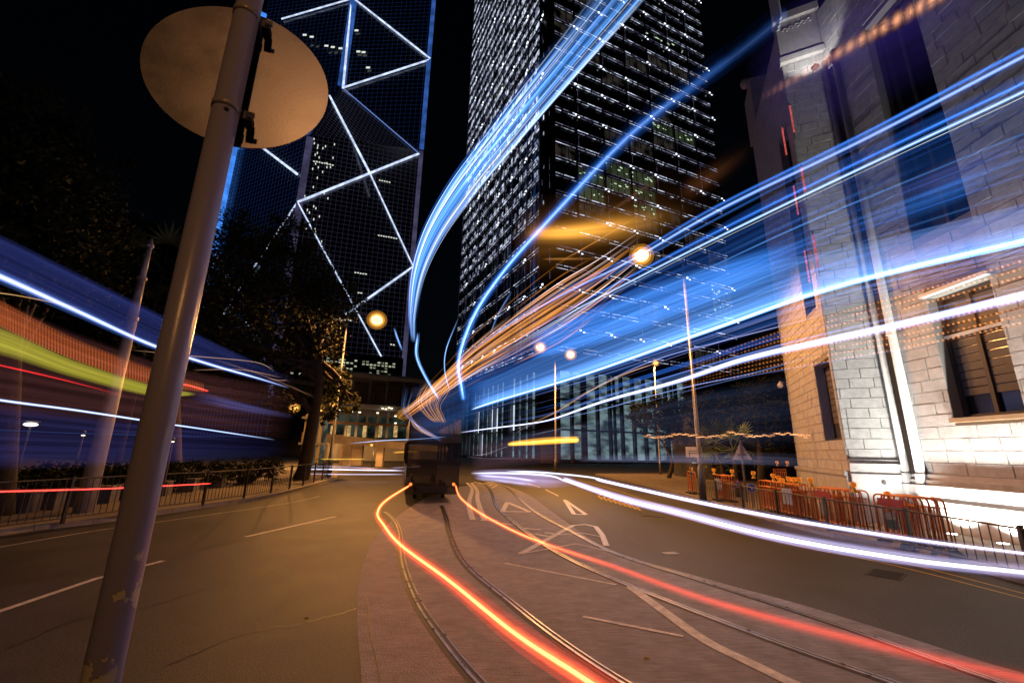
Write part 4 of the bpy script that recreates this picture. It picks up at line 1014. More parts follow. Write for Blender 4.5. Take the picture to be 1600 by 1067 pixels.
for k in range(12):
    rr=random.Random(270+k); y0=rr.uniform(-4,4)
    far_trail(T,[(641,652+y0),(648,664+y0),(662,673+y0),(682,683+y0*.4)],12.6,12.9,.013,2,.32*rr.uniform(.5,1.3),DA if k%3 else SKY,(1,.7,.4),270+k,fade(.2,.2),6)
T.build('amber_light','amber zigzag strands hanging over the dark tram')
T=Trail()
for k in range(150):
    rr=random.Random(300+k); y0=rr.gauss(-2,17); full=[(1000,388+y0*1.1),(930,440+y0*1.3),(870,478+y0*1.4),(800,522+y0*1.15),(740,562+y0*.85),(690,603+y0*.55),(650,634+y0*.35),(626,652+y0*.3)]
    a=rr.randint(0,4); b=min(8,a+rr.randint(3,5)); seg=full[a:b]
    far_trail(T,seg,7.5+a*.8,7.5+b*.8,.010*rr.uniform(.6,1.6),1,.34*rr.uniform(.2,1.5),(1,.33,.03) if k%6 else (.9,.8,.9),(1,.5,.2),300+k,fade(.4,.3),7,rs=.5)
T.build('amber_light','wide sheaf of amber streaks running under the blue trails to the tram')
T=Trail()
for k in range(18):
    rr=random.Random(400+k); y0=rr.uniform(-6,6); far_trail(T,[(640+y0*1.5,606+y0),(634+y0,640),(655+y0,668+y0),(690,688+y0*.5)],12.5,13.5,.02,2,.10,BLUE if k%3 else SKY,WHT,400+k,fade(.3,.1),7)
for k in range(8):
    rr=random.Random(430+k); y0=rr.uniform(-4,4); far_trail(T,[(648+y0,655),(655+y0,670+y0),(685+y0,684)],12.5,13.5,.02,2,.13,AMB,(1,.6,.3),430+k,fade(.3,.3),6)
T.build('blue_light_trail','small blue and amber curl wrapping the left edge of the tram')
# --- right side: tram roof lines
T=Trail(); Lc=cv(PR,[(1700,38),(1600,88),(1350,218),(1120,330),(980,410),(870,465),(760,532),(700,583)])
bundle(T,Lc,.034,BLUE,WHT,26,.085,fade(0,.3,1.25,.75),21,.25,.4,(1,1)); bundle(T,[p+up*.045 for p in Lc],.03,BLUE,SKY,14,.08,fade(0,.5,1.2,.3),22,.3,.3)
T.build('blue_light_trail','upper blue line crossing the granite wall toward the street lamps')
T=Trail(); Lc=cv(PR,[(1700,92),(1600,143),(1400,237),(1180,342),(1000,432),(850,512),(740,580)])
bundle(T,Lc,.02,SKY,WHT,18,.15,fade(0,.3,1.3,.7),23,.25,.6); bundle(T,[p+up*.06 for p in Lc],.03,BLUE,SKY,16,.09,fade(0,.3,1.2,.5),24,.25,.3); bundle(T,[p-up*.035 for p in Lc],.006,WHT,WHT,2,.3,fade(0,.3,1,.5),25,.5,.5)
LO=cv(PR,[(1700,92),(1600,140),(1400,233),(1180,338),(1000,430)]);UP_=cv(PR,[(1700,60),(1600,112),(1400,205),(1180,318),(1000,424)])
T.sheet(LO,UP_,16,streaky(BLUE,.26,fade(0,.3),61,.3,.7,16))
T.build('blue_light_trail','second blue line crossing the granite wall, a white edge along its lower side')
FAM=[(1650,62,118,370,449),(1450,165,213,415,497),(1250,262,309,465,543),(1100,340,384,519,582),(950,425,456,572,626),(850,477,512,603,657),(760,532,568,632,670),(705,580,600,650,680)]
def fan(label,n,sd_,lo,hi,cols,b0):
    T=Trail(); rr=random.Random(sd_)
    for k in range(n):
        v=rr.uniform(lo,hi); i=int(v); f=v-i
        a=rr.randint(0,3); b=rr.randint(a+3,8); seg=[(r[0],r[1+i]*(1-f)+r[min(4,2+i)]*f) for r in FAM[a:b]]
        P=cv(PB,seg,7); bb=b0*rr.uniform(.2,1.6); c=rr.choice(cols); T.strand(P,rr.uniform(.004,.018),c,(lambda bb,a,b:(lambda t:bb*fade(.0 if a==0 else .35,.35)(t)))(bb,a,b),3,rr.uniform(0,2))
    T.build('fine_light_strands',label)
fan('fine blue strands fanning between the upper two blue lines',16,701,-.0,1.15,[BLUE,SKY,BLUE],.10)
fan('fine blue strands inside the broad blue glow right of the tram',46,702,1.05,2.05,[BLUE,BLUE,(.05,.25,.9),SKY],.10)
fan('fine white violet strands around the brightest line and the lower line',42,703,1.9,3.0,[SKY,VIO,BLUE,BLUE],.10)
T=Trail(); LO=cv(PB,[(x,c_) for x,a_,b_,c_,d_ in FAM]); UP_=cv(PB,[(x,b_) for x,a_,b_,c_,d_ in FAM]); T.sheet(LO,UP_,40,streaky((.03,.14,.62),.26,fade(0,.1,.5,1.3),711,.15,.35,40)); T.build('blue_light_trail','faint blue veil between the upper blue lines and the brightest line')
# --- amber string on the granite wall top right
T=Trail(); LO=cv(PR,[(1180,170),(1240,136),(1340,82),(1450,22),(1540,-30)],30);UP_=cv(PR,[(1180,148),(1240,112),(1340,50),(1450,-14),(1540,-70)],30)
def dots(t,v): 
    e=math.exp(-((v-.5)/.24)**2)*(.62+.38*math.sin(t*150))*min(1,t*1.6)**1.5; return (1.0*e*1.1,.42*e*1.1,.20*e*1.1)
T.sheet(LO,UP_,10,dots); T.build('amber_light','pulsing amber streak crossing the top of the granite wall')
# violet sheen high on the wall
T=Trail(); LO=cv(PR,[(1180,260),(1260,225),(1340,190),(1500,110),(1620,50)],6);UP_=cv(PR,[(1160,70),(1240,-10),(1340,-60),(1500,-160),(1620,-260)],6)
T.sheet(LO,UP_,24,streaky((.10,.06,.52),.20,fade(.35,.3,1,.5),62,.4,.3,24)); T.build('violet_light_trail','soft violet sheen over the dark top of the granite wall')
# --- bus body glow and window line on the far lane
T=Trail(); LO=cv(PB,[(1250,430),(1180,455),(1050,500),(950,535),(830,565)]);UP_=cv(PB,[(1280,368),(1180,392),(1050,432),(950,470),(830,520)])
T.sheet(LO,UP_,22,streaky((.07,.30,1.0),.85,fade(.35,.1,.8,1.1),63,.18,.25,22)); T.build('blue_light_trail','broad soft blue band below the biggest street lamp glow')
T=Trail(); LO=cv(PB,[(1700,362),(1600,385),(1300,455),(1100,523),(900,592),(780,628),(736,642)]);UP_=cv(PB,[(1700,290),(1600,318),(1330,385),(1100,440),(900,528),(780,585),(736,600)])
T.sheet(LO,UP_,40,streaky((.03,.17,.62),1.0,fade(0,.1,.5,1.1),64,.12,.6,40))
T.sheet(LO,UP_,40,streaky((.14,.38,1.0),2.3,fade(0,.1,1.3,.7),65,.03,.45,40,(.04,.28)))
T.build('blue_light_trail','blue glowing body of light above the brightest white blue line')
T=Trail(); Lc=cv(PB,[(1700,352),(1600,376),(1300,450),(1100,519),(900,589),(780,625),(736,640)])
bundle(T,Lc,.035,SKY,(1,1,1),34,.26,fade(0,.04,1.2,.7),26,.2,.85,(.6,1)); bundle(T,[p-up*.10 for p in Lc],.05,BLUE,WHT,18,.07,fade(0,.2,1,.5),27,.2,.3,(.6,1)); bundle(T,[p-up*.2 for p in Lc],.06,BLUE,SKY,12,.05,fade(0,.3,1,.3),28,.2,.3,(.6,1))
T.build('blue_light_trail','brightest blue white line running from the right edge behind the lamps')
T=Trail(); Lc=cv(PB,[(1700,438),(1600,461),(1450,497),(1300,530),(1160,562),(1050,598),(940,628),(850,658),(760,670),(716,676)])
bundle(T,Lc,[.085-.045*k/len(Lc) for k in range(len(Lc))],(.30,.38,.95),(.9,.93,1),54,.15,fade(0,.15,1.1,1),29,.2,.75,(.5,1))
T.build('white_light_trail','lower white violet line crossing the granite window and the lamp post')
T=Trail(); Lc=cv(PB,[(1300,550-5),(1180,582),(1080,603),(1000,623),(930,642),(850,660)]); bundle(T,Lc,.02,BLUE,WHT,14,.10,fade(.4,.2),30,.25,.4)
Lc=cv(PB,[(1480,536),(1390,549),(1240,575),(1150,592),(1050,617),(960,640)]); bundle(T,Lc,.012,BLUE,WHT,8,.09,fade(.3,.3),33,.3,.4)
T.build('blue_light_trail','thin blue pair just below the lower white violet line')
T=Trail(); Lc=cv(PB,[(1330,480),(1230,507),(1120,535),(1030,560),(960,590),(885,630)]); bundle(T,Lc,.014,VIO,WHT,10,.13,fade(.3,.1),34,.3,.5)
far_trail(T,[(800,672),(860,648),(920,612),(975,585),(1025,567)],38,40,.14,10,.12,AMB,(1,.7,.4),35,fade(.4,.1))
T.build('white_light_trail','fine violet line joined by an amber streak at the small lamp')
# haze of the bus side below
T=Trail(); LO=cv(PB,[(1340,700),(1200,702),(1050,706),(900,712),(760,722)]);UP_=cv(PB,[(1340,560),(1200,590),(1050,620),(900,660),(760,684)])
T.sheet(LO,UP_,40,streaky((.10,.14,.30),.17,fade(.3,.1,.7,1.1),66,.15,.8,40)); T.build('bus_side_sheen','dim blue grey streaks in front of the palms and dark trees')
T=Trail(); LO=cv(PB,[(1290,735),(1200,728),(1050,724),(900,722)]);UP_=cv(PB,[(1290,712),(1200,706),(1050,705),(900,708)])
T.sheet(LO,UP_,12,streaky((.3,.33,.6),.26,fade(.5,.1),67,.2,.9,12)); T.build('bus_side_sheen','pale horizontal streaks behind the triangular sign')
# brown violet sheen over the lower granite windows: LED matrix dots
T=Trail()
rnd=random.Random(9)
rowsn=9
for r in range(rowsn):
    f=r/(rowsn-1); dy=-42+f*100
    Lc=cv(PB,[(1640,437+dy),(1450,487+dy*.85),(1300,522+dy*.7),(1170,556+dy*.5),(1060,590+dy*.3)],22)
    for k in range(2,len(Lc)-1):
        if abs(dy)<9: continue
        t=k/len(Lc); b=(1-t)**.7*.8*rnd.uniform(.3,1.0)
        a=Lc[k]; d=(Lc[k+1]-Lc[k])*.28; T.strand([a-d,a,a+d],.011,(1,.33,.07),lambda q:b*(1 if q==.5 else .1),4)
T.build('amber_light','grid of tiny amber dots printed over the granite wall and window',kind='stuff')
T=Trail(); LO=cv(PB,[(1640,520),(1450,550),(1300,575),(1170,590)]);UP_=cv(PB,[(1640,390),(1450,440),(1300,480),(1170,530)])
T.sheet(LO,UP_,20,streaky((.40,.14,.05),.20,fade(0,.3),68,.3,.5,20)); T.build('amber_light','dim brown glow behind the grid of amber dots')
# scattered soft sheen on the granite upper wall
T=Trail()
for (l,u_,c,b,sd_) in (([(1620,260),(1500,300),(1380,330)],[(1620,190),(1500,235),(1380,300)],(.25,.25,.7),.20,70),([(1640,370),(1480,405),(1300,445),(1180,475)],[(1640,300),(1480,345),(1300,400),(1180,450)],(.25,.3,.75),.30,71),([(1560,290),(1470,330),(1330,375)],[(1560,245),(1470,280),(1330,350)],(.05,.22,.8),.35,72),([(1280,400),(1180,440),(1060,480)],[(1280,345),(1180,385),(1060,430)],(.03,.2,.8),.35,73)):
    T.sheet(cv(PB,l),cv(PB,u_),12,streaky(c,b,fade(.4,.4),sd_,.4,.3,12))
T.build('blue_light_trail','soft patches of blue light between the lines on the granite wall')
# golden lens-ghost smear near the big lamp, drawn as glowing sheets
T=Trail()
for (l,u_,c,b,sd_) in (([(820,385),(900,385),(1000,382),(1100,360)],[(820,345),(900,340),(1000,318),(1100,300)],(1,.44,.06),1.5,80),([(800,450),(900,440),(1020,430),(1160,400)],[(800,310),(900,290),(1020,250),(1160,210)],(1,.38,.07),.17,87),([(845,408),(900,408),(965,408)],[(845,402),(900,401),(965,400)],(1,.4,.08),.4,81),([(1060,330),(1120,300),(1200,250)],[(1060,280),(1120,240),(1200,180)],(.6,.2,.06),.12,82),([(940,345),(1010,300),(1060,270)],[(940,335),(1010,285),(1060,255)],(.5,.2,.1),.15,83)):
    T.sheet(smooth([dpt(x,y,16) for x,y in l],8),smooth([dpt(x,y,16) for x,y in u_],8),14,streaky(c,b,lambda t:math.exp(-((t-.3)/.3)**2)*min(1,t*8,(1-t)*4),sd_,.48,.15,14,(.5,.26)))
T.build('amber_light','golden lens-ghost smear left of the biggest street lamp')
# far traffic
T=Trail()
for (pts,D,R_,n,b,c) in (([(735,739),(800,739),(860,743),(886,753)],19,.05,18,.2,WHT),([(745,742),(800,746),(840,752)],19,.09,18,.09,VIO),([(790,736),(850,738),(920,745),(950,752)],19,.06,18,.14,WHT),([(740,746),(790,752),(835,757)],18,.12,14,.06,VIO)):
    P=smooth([dpt(x,y,D) for x,y in pts],8); bundle(T,P,R_,c,(1,1,1),n,b,fade(.15,.2),int(pts[0][0]),.3,.5)
T.sheet(smooth([dpt(x,y,18.8) for x,y in ((738,744),(790,756),(850,764),(900,760))],8),smooth([dpt(x,y,18.8) for x,y in ((735,734),(790,732),(850,734),(900,742))],8),20,streaky((.55,.48,.95),.85,fade(.15,.35),192,.35,.5,20)); T.build('headlight_trail','blurred white violet car lights right of the dark tram')
T=Trail()
for (pts,D,R_,n,b) in (([(472,733),(520,733),(560,734),(632,735)],27,.07,18,.17),([(475,740),(540,741),(632,741)],27,.035,12,.2),([(610,731),(660,729)],27,.03,8,.12),([(475,728),(530,729),(590,732)],27,.05,8,.10)):
    P=smooth([dpt(x,y,D) for x,y in pts],8); bundle(T,P,R_,(.5,.45,.9),(1,1,1),n,b,fade(.03,.1),int(pts[0][1]),.3,.7)
T.build('headlight_trail','white car light lines along the far end of the left road')
T=Trail()
P=smooth([dpt(x,y,24) for x,y in ((793,694),(830,691),(870,688),(905,687))],8); bundle(T,P,[.12+.09*k/len(P) for k in range(len(P))],(1,.48,.02),(1,.7,.1),40,.14,fade(.05,.02),90,.22,.5,(.3,1)); T.sheet(smooth([dpt(x,y,23.9) for x,y in ((793,697),(850,695),(905,691))],8),smooth([dpt(x,y,23.9) for x,y in ((793,690),(850,683),(905,681))],8),16,streaky((1,.46,.01),1.3,fade(.1,.01),191,.12,.5,16)); T.build('amber_light','thick yellow orange stroke of a bus sign right of the tram')
T=Trail()
P=smooth([dpt(x,y,26) for x,y in ((500,717),(540,717),(570,717))],6); bundle(T,P,.04,(1,.6,.05),(1,.8,.2),14,.10,fade(.05,.05),91,.3,.5,(.3,1)); 
P=smooth([dpt(x,y,26) for x,y in ((614,707),(630,706),(654,705))],6); bundle(T,P,.09,(1,.4,.04),(1,.6,.1),16,.08,fade(.2,.4),92,.3,.5,(.3,1)); T.build('amber_light','short yellow strokes of far buses beneath the ramp')
T=Trail()
P=smooth([dpt(x,y,20) for x,y in ((545,693),(600,688),(650,686),(700,682))],8); bundle(T,P,.03,SKY,WHT,14,.15,fade(.2,.1),93,.3,.6)
T.build('white_light_trail','slim white blue line crossing behind the tram to the ramp')
T=Trail(); P=smooth([dpt(x,y,20) for x,y in ((630,696),(680,693),(705,691))],8); bundle(T,P,.014,SKY,WHT,6,.12,fade(.2,.1),94,.3,.6); T.build('white_light_trail','shorter fine line just below the slim white line behind the tram')
T=Trail()
rnd=random.Random(12)
for k in range(60):
    x=1005+k*4.3; y=679+2.5*math.sin(k*.35)+rnd.uniform(-1.5,1.5)+(2 if k<30 else 0); far_trail(T,[(x,y),(x+4,y+rnd.uniform(-2,2)),(x+9,y+rnd.uniform(-2.5,2.5))],10,10,.026,5,.42,(1,.36,.10),(1,.75,.4),500+k,fade(.1,.1),2)
T.build('amber_light','wavering string of orange light before the palms and the granite wall')
T=Trail()
for k,(pts) in enumerate(([(735,712),(760,709),(785,700),(795,697)],[(728,713),(760,716),(830,716)],[(802,680),(820,668),(845,660)],[(830,680),(860,673),(885,668)],[(893,667),(905,664),(918,669)])):
    far_trail(T,pts,22,22,.02,5,.16,(.7,.55,.7) if k<4 else AMB,WHT if k<4 else (1,.8,.5),600+k,fade(.2,.2),6)
T.build('white_light_trail','tangle of fine white squiggles at the foot of the glass tower',kind='stuff')
T=Trail(); LO=smooth([dpt(x,y,23) for x,y in ((735,735),(820,728),(930,724))],8);UP_=smooth([dpt(x,y,23) for x,y in ((735,695),(820,680),(930,668))],8)
T.sheet(LO,UP_,26,streaky((.22,.10,.14),.30,fade(.1,.3),88,.2,.9,26)); T.build('bus_side_sheen','brownish streaks of a passing bus right of the tram')
T=Trail(); LO=smooth([dpt(x,y,14) for x,y in ((640,690),(690,690),(760,660),(840,620))],8);UP_=smooth([dpt(x,y,14) for x,y in ((640,600),(690,590),(760,560),(840,520))],8)
T.sheet(LO,UP_,26,streaky((.02,.10,.36),.42,fade(.15,.4),89,.25,.6,26)); T.build('blue_light_trail','deep blue sheen around the dark tram')

# --- left bus
T=Trail(); Lc=cv(PBL,[(-120,385),(0,432),(120,486),(240,540),(330,570),(400,590),(452,606)]); m=len(Lc)
bundle(T,Lc,[.085-.05*k/m for k in range(m)],(.12,.28,1.0),(.8,.88,1),44,.12,fade(0,.2,1.25,.8),40,.2,.75,(.3,1)); T.build('blue_light_trail','thick blue white line of the bus left of the sign pole, the upper one')
T=Trail(); Lc=cv(PBL,[(-120,604),(0,625),(120,641),(240,659),(330,672),(430,687)]); bundle(T,Lc,.032,(.12,.35,1.0),(.9,.95,1),28,.16,fade(0,.15,1.2,.7),41,.2,.8,(.3,1)); T.build('white_light_trail','thin blue white line low on the left bus, crossing the tapered post')
T=Trail(); LO=cv(PBL,[(-120,395),(0,438),(120,492),(240,545),(330,575),(452,608)]);UP_=cv(PBL,[(-120,318),(0,366),(120,425),(240,485),(330,532),(460,592)])
T.sheet(LO,UP_,26,streaky((.07,.10,.48),.34,fade(0,.15,1.1,.7),74,.12,.5,26)); T.build('violet_light_trail','translucent violet roof of the left bus above its upper line')
T=Trail(); LO=cv(PBL,[(-120,535),(0,556),(120,592),(240,620),(306,618)]);UP_=cv(PBL,[(-120,478),(0,508),(120,562),(240,601),(306,614)])
T.sheet(LO,UP_,20,streaky((.66,.62,.05),.70,fade(0,.06,1.1,.9),75,.25,.35,20)); T.build('green_light_trail','yellow green band sweeping across the left bus')
T=Trail()
for r in range(12):
    f=r/11; Lc=cv(PBL,[(-60,470-45*(1-f)+0),(0,512-42*(1-f)-4*f),(120,562-30*(1-f)),(240,600-22*(1-f)),(320,612-12*(1-f))],26)
    for k in range(0,len(Lc)-1,1):
        t=k/len(Lc); a=Lc[k]; d=(Lc[k+1]-Lc[k])*.22; b=(.35+.65*f)*(1-t*.6)*.55; T.strand([a-d,a,a+d],.012,(1,.20,.03),lambda q:b*(1 if q==.5 else .1),4)
LO=cv(PBL,[(-120,480),(0,512),(120,566),(240,603),(320,614)]);UP_=cv(PBL,[(-120,425),(0,468),(120,528),(240,574),(320,598)])
T.sheet(LO,UP_,16,streaky((.60,.13,.03),.40,fade(0,.2),76,.3,.5,16)); T.build('amber_light','dotted orange band of the bus sign above the green band',kind='stuff')
T=Trail(); Lc=cv(PBL,[(-120,545),(0,571),(100,594),(196,619)]); bundle(T,Lc,.025,(.8,.01,.02),(1,.05,.04),12,.10,fade(0,.4),42,.3,.3); Lc=cv(PBL,[(280,599),(300,603),(326,611)]); bundle(T,Lc,.03,(1,.02,.02),(1,.2,.1),14,.2,fade(.05,.05),43,.3,.3); T.build('red_light_trail','faint red line beneath the green band of the left bus')
T=Trail(); Lc=cv(PBL,[(-120,771),(0,767.5),(165,763),(250,759),(331,755)]); bundle(T,Lc,.028,(1,.015,.02),(1,.2,.12),22,.16,fade(0,.02),44,.25,.4,(.3,1)); T.build('red_light_trail','red tail light line running along the left railing')
T=Trail(); Lc=cv(PBL,[(-120,448),(0,458),(60,468),(130,482)]); bundle(T,Lc,.01,AMB,(1,.8,.5),6,.2,fade(0,.3),45,.3,.5)
for pts in ([(205,547),(300,556),(400,566),(430,580)],[(300,578),(380,578),(440,590)],[(418,591),(435,594),(450,594)],[(330,560),(420,590),(495,622)]): Lc=cv(PBL,pts); bundle(T,Lc,.016,(1,.45,.2),(1,.8,.6),5,.12,fade(.2,.2),46+pts[0][0],.3,.5)
T.build('amber_light','thin amber scratches beneath the roof of the left bus')
T=Trail(); LO=cv(PBL,[(-120,640),(0,650),(150,660),(300,668),(450,690)]);UP_=cv(PBL,[(-120,440),(0,470),(150,530),(300,578),(470,606)])
T.sheet(LO,UP_,50,streaky((.15,.05,.05),.42,fade(0,.2),78,.1,.6,50))
LO=cv(PBL,[(-120,742),(0,735),(150,730),(300,722),(450,712)]);UP_=cv(PBL,[(-120,612),(0,630),(150,650),(300,668),(450,688)])
T.sheet(LO,UP_,40,streaky((.045,.04,.17),.52,fade(0,.3),79,.12,.6,40))
LO=cv(PBL,[(300,628),(380,645),(460,655)]);UP_=cv(PBL,[(300,606),(380,628),(460,648)]); T.sheet(LO,UP_,14,streaky((.15,.15,.5),.40,fade(.3,.4),84,.3,.5,14))
Lc=cv(PBL,[(-100,668),(0,672),(200,679),(430,683)]); bundle(T,Lc,.008,BLUE,WHT,4,.10,fade(0,.3),48,.4,.3)
T.build('bus_side_sheen','dim brown and violet ghost of the left bus side')

# =================================================================== orange barriers, warning lights, works signs
def barrier(label,a,dr,n,wd=.70,ht=.93):
    o=empty('crowd_barrier',a,label,'barrier','orange crowd barriers nested on the right pavement')
    r=.10; p=[a+up*.05,a+up*(ht-r)]+[a+dr*(r-r*math.cos(q))+up*(ht-r+r*math.sin(q)) for q in (R(30),R(60),R(90))]
    p+=[a+dr*(wd-r+r*math.sin(q))+up*(ht-r+r*math.cos(q)) for q in (0,R(30),R(60),R(90))]+[a+dr*wd+up*.05]
    MB().tube(p,.017,7).build('frame',ORANGE,o,True)
    MB().tube([a+dr*.01+up*.16,a+dr*(wd-.01)+up*.16],.013,6).build('lower_rail',ORANGE,o); MB().tube([a+dr*.01+up*(ht-.17),a+dr*(wd-.01)+up*(ht-.17)],.013,6).build('upper_rail',ORANGE,o)
    k=1
    while k*.105<wd-.03: MB().tube([a+dr*(k*.105)+up*.16,a+dr*(k*.105)+up*(ht-.17)],.008,5).build('bar',ORANGE,o); k+=1
    for s in (.12,wd-.12): MB().box(a+dr*s+up*.03,dr*.02,n*.2,up*.02).build('foot',BLACKM,o)
    return o
def along(px,off=.3):
    P=[p+Vector((0,0,0)) for p in FR]; q=onpath([(p.x+off*.8,p.y+off*.55) for p in P],px,760); return Vector((q.x,q.y,.12))
groups=[(1412,1375,8,'in the nearest stack, right of the signal lamp'),(1300,1262,9,'in the second stack from the right'),(1236,1200,8,'in the middle stack behind the striped board'),(1205,1178,5,'in the stack beside the round blue sign'),(1130,1104,5,'in the far stack left of the roadworks sign'),(1085,1075,2,'at the far end of the row')]
protos=None; gi=0
stackpos=[]
ords=['front','second','third','fourth','fifth','sixth','seventh','eighth','ninth']
for (xr,xl,n_,txt) in groups:
    a=along(xr,.30); dr=(along(xl-30,.30)-a).normalized(); nr=Vector((dr.y,-dr.x,0)); nr=nr if nr.dot(Vector((1,.3,0)))>0 else -nr
    base_off=nr
    for k in range(n_):
        pos=a+nr*(.062*k)+dr*random.uniform(-.03,.03)-dr*(.05*k)
        lab=f'orange tubular barrier, {ords[k]} from the road {txt}'
        if protos is None:
            protos=barrier(lab,pos,dr,nr); pang=math.atan2(dr.y,dr.x)
        else:
            c=copy_tree(protos); c.location=pos; c.rotation_euler=(random.uniform(-.03,.03),random.uniform(-.02,.02),math.atan2(dr.y,dr.x)-pang); c['label']=lab
    stackpos.append((a,dr,nr,n_))
# boards on stacks
def board(a,dr,nr,s0,s1,z0,z1,name,label,m_,stripes=None):
    o=empty(name,a,label,'board'); c=a+dr*((s0+s1)/2)-nr*.035
    MB().box(c+up*((z0+z1)/2),dr*((s1-s0)/2),nr*.008,up*((z1-z0)/2)).build('panel',m_,o)
    if stripes:
        for k in range(stripes): MB().box(a+dr*(s0+(s1-s0)*(k+.5)/stripes)-nr*.046+up*((z0+z1)/2),dr*((s1-s0)/stripes*.22),nr*.002,up*((z1-z0)/2)).build('stripe',mat('grey_stripe',(.16,.17,.25),.5),o)
    return o
a,dr,nr,_=stackpos[2]; board(a,dr,nr,-.05,.42,.38,.80,'striped_board','white board with grey upright stripes on the middle barrier stack',WHITEP,7)
a,dr,nr,_=stackpos[0]; b_=board(a,dr,nr,.25,.5,.28,.6,'notice_board','small dark green and grey notice on the nearest barrier stack',mat('notice_grey',(.22,.22,.24),.6,0,30,.3))
MB().box(a+dr*.375-nr*.05+up*.37,dr*.115,nr*.004,up*.085).build('notice_panel',mat('notice_green',(.02,.06,.05),.5),b_)
o=board(a,dr,nr,.05,.6,.72,.86,'red_board','dark red board across the top of the nearest barrier stack',REDP)
a,dr,nr,_=stackpos[1]; board(a,dr,nr,.05,.62,.7,.86,'red_board','dark red board across the second barrier stack',REDP); board(a,dr,nr,.3,.5,.3,.6,'notice_board','grey notice sheet on the second barrier stack',mat('notice_grey',(.22,.22,.24),.6))
a,dr,nr,_=stackpos[4]; board(a,dr,nr,.05,.6,.4,.8,'striped_board','pale striped board on the far barrier stack by the roadworks sign',WHITEP,8)
# warning lamps
AML=glow('amber_beacon_glow',(1,.34,.02),2.6,45,.12)
wl=[(1387,772,'nearest, tilted on the first barrier stack'),(1333,757,'alone on the right end of the second stack'),(1266,750,'single lamp left of the second stack'),(1248,749,'right lamp of the cluster of three'),(1240,749,'centre lamp of the cluster of three'),(1232,748,'left lamp of the cluster of three'),(1222,750,'dull lamp between the cluster and the pair'),(1216,746,'right lamp of the pair by the middle stack'),(1208,743,'left lamp of the pair by the middle stack'),(1177,739,'beside the round blue sign'),(1144,736,'just left of the roadworks sign'),(1115,734,'on the far barrier stack'),(1080,732,'farthest, at the end of the row'),(1214,722,'left tip of the raised rack behind'),(1230,722,'right tip of the raised rack behind')]
PF=[(p.x+.45,p.y+.35) for p in FR]
for k,(px,py,txt) in enumerate(wl):
    c=onpath(PF,px,py); s=1.0 if k<13 else .6
    o=empty('warning_lamp',c-up*.14*s,'amber warning lamp with yellow base, '+txt,'warning lamp','amber warning lamps on the barriers')
    dirn=Vector((-c.x,-c.y,0)).normalized(); sd_=Vector((dirn.y,-dirn.x,0)); tilt=up*math.cos(.0)+sd_*(.25 if k==0 else random.uniform(-.08,.08)); tilt.normalize()
    MB().box(c,sd_*.062*s,dirn*.03*s,tilt*.05*s).build('lens',AML,o)
    MB().tube([c-dirn*.036*s,c+dirn*.036*s],.058*s,12).build('lens_rim',mat('amber_plastic',(.8,.25,.02),.3,emit=(1,.22,.01),estr=.28),o)
    MB().tube([c-tilt*.05*s,c-tilt*.10*s,c-tilt*.17*s],[.03*s,.04*s,.075*s],8).build('base',YELP,o)
    MB().tube([c+tilt*.05*s,c+tilt*.062*s],[.05*s,.03*s],8).build('cap',mat('amber_plastic',(.8,.25,.02),.3),o)
# raised rack behind
rk=empty('bracket_rack',top(onpath(PF,1222,760),.12),'raised orange rack behind the middle barrier stack','rack')
c=onpath(PF,1222,738)
for k in range(7): MB().tube([c+Vector((.05*(k-3)*1.2,.1,-.12)),c+Vector((.05*(k-3)*1.2,.1,.10-.01*abs(k-3)))],.008,5).build('rod',ORANGE,rk)
for z in (-.12,.0,.09): MB().tube([c+Vector((-.2,.1,z)),c+Vector((.2,.1,z))],.01,5).build('crossbar',ORANGE,rk)
MB().tube([top(c,.12)+Vector((0,.1,0)),c+Vector((0,.1,-.12))],.015,6).build('stand',ORANGE,rk)
# black bases of the near barriers
for k,px in enumerate((1440,1465,1395)):
    c=along(px,.12); o=MB().hexa([c+Vector(v) for v in ((-.2,-.12,0),(.2,-.12,0),(.2,.12,0),(-.2,.12,0),(-.07,-.06,.13),(.07,-.06,.13),(.07,.06,.13),(-.07,.06,.13))]).build('rubber_base',BLACKM)
    tag(o,['black rubber foot below the nearest barriers, the middle one','black rubber foot at the right end of the barriers','black rubber foot left of the other two'][k],'barrier foot')
# roadworks triangle
PS=[(p.x+.15,p.y+.1) for p in FR]
def facing(c): d=Vector((-c.x,-c.y,0)).normalized(); return d,Vector((-d.y,d.x,0))*1
c=onpath(PS,1152,755); d,s=facing(c); s=Vector((-d.y,d.x,0)); 
if s.x<0: s=-s
sz=.36
def P2(u_,v_,o_=0): return c+s*u_+up*v_+d*o_
rw=empty('roadworks_sign',top(c,.12),'red bordered triangular roadworks sign with a digging figure','sign')
def flat(poly,o_,th_,name,m_,par): return MB().prism([P2(u_*sz,v_*sz,o_) for u_,v_ in poly],d*th_).build(name,m_,par)
flat([(-.55,-.45),(.55,-.45),(.0,.5)],0,.012,'border',mat('sign_red',(.55,.03,.03),.4),rw); flat([(-.36,-.34),(.36,-.34),(.0,.29)],.013,.004,'face',WHITEP,rw)
BK=mat('pictogram_black',(.01,.01,.01),.5)
flat([(-.30,-.31),(-.06,-.31),(-.16,-.16)],.018,.003,'pictogram_heap',BK,rw); flat([(.0,-.31),(.06,-.31),(.08,-.12),(.13,-.31),(.20,-.31),(.14,-.05),(.08,.05),(-.02,.03),(-.10,-.12),(-.07,-.14),(.0,-.05),(.02,-.1)],.018,.003,'pictogram_digger',BK,rw)
MB().tube([P2(-.02*sz+0,.1*sz,.018),P2(-.02*sz,.1*sz,.021)],.055*sz,10).build('pictogram_head',BK,rw)
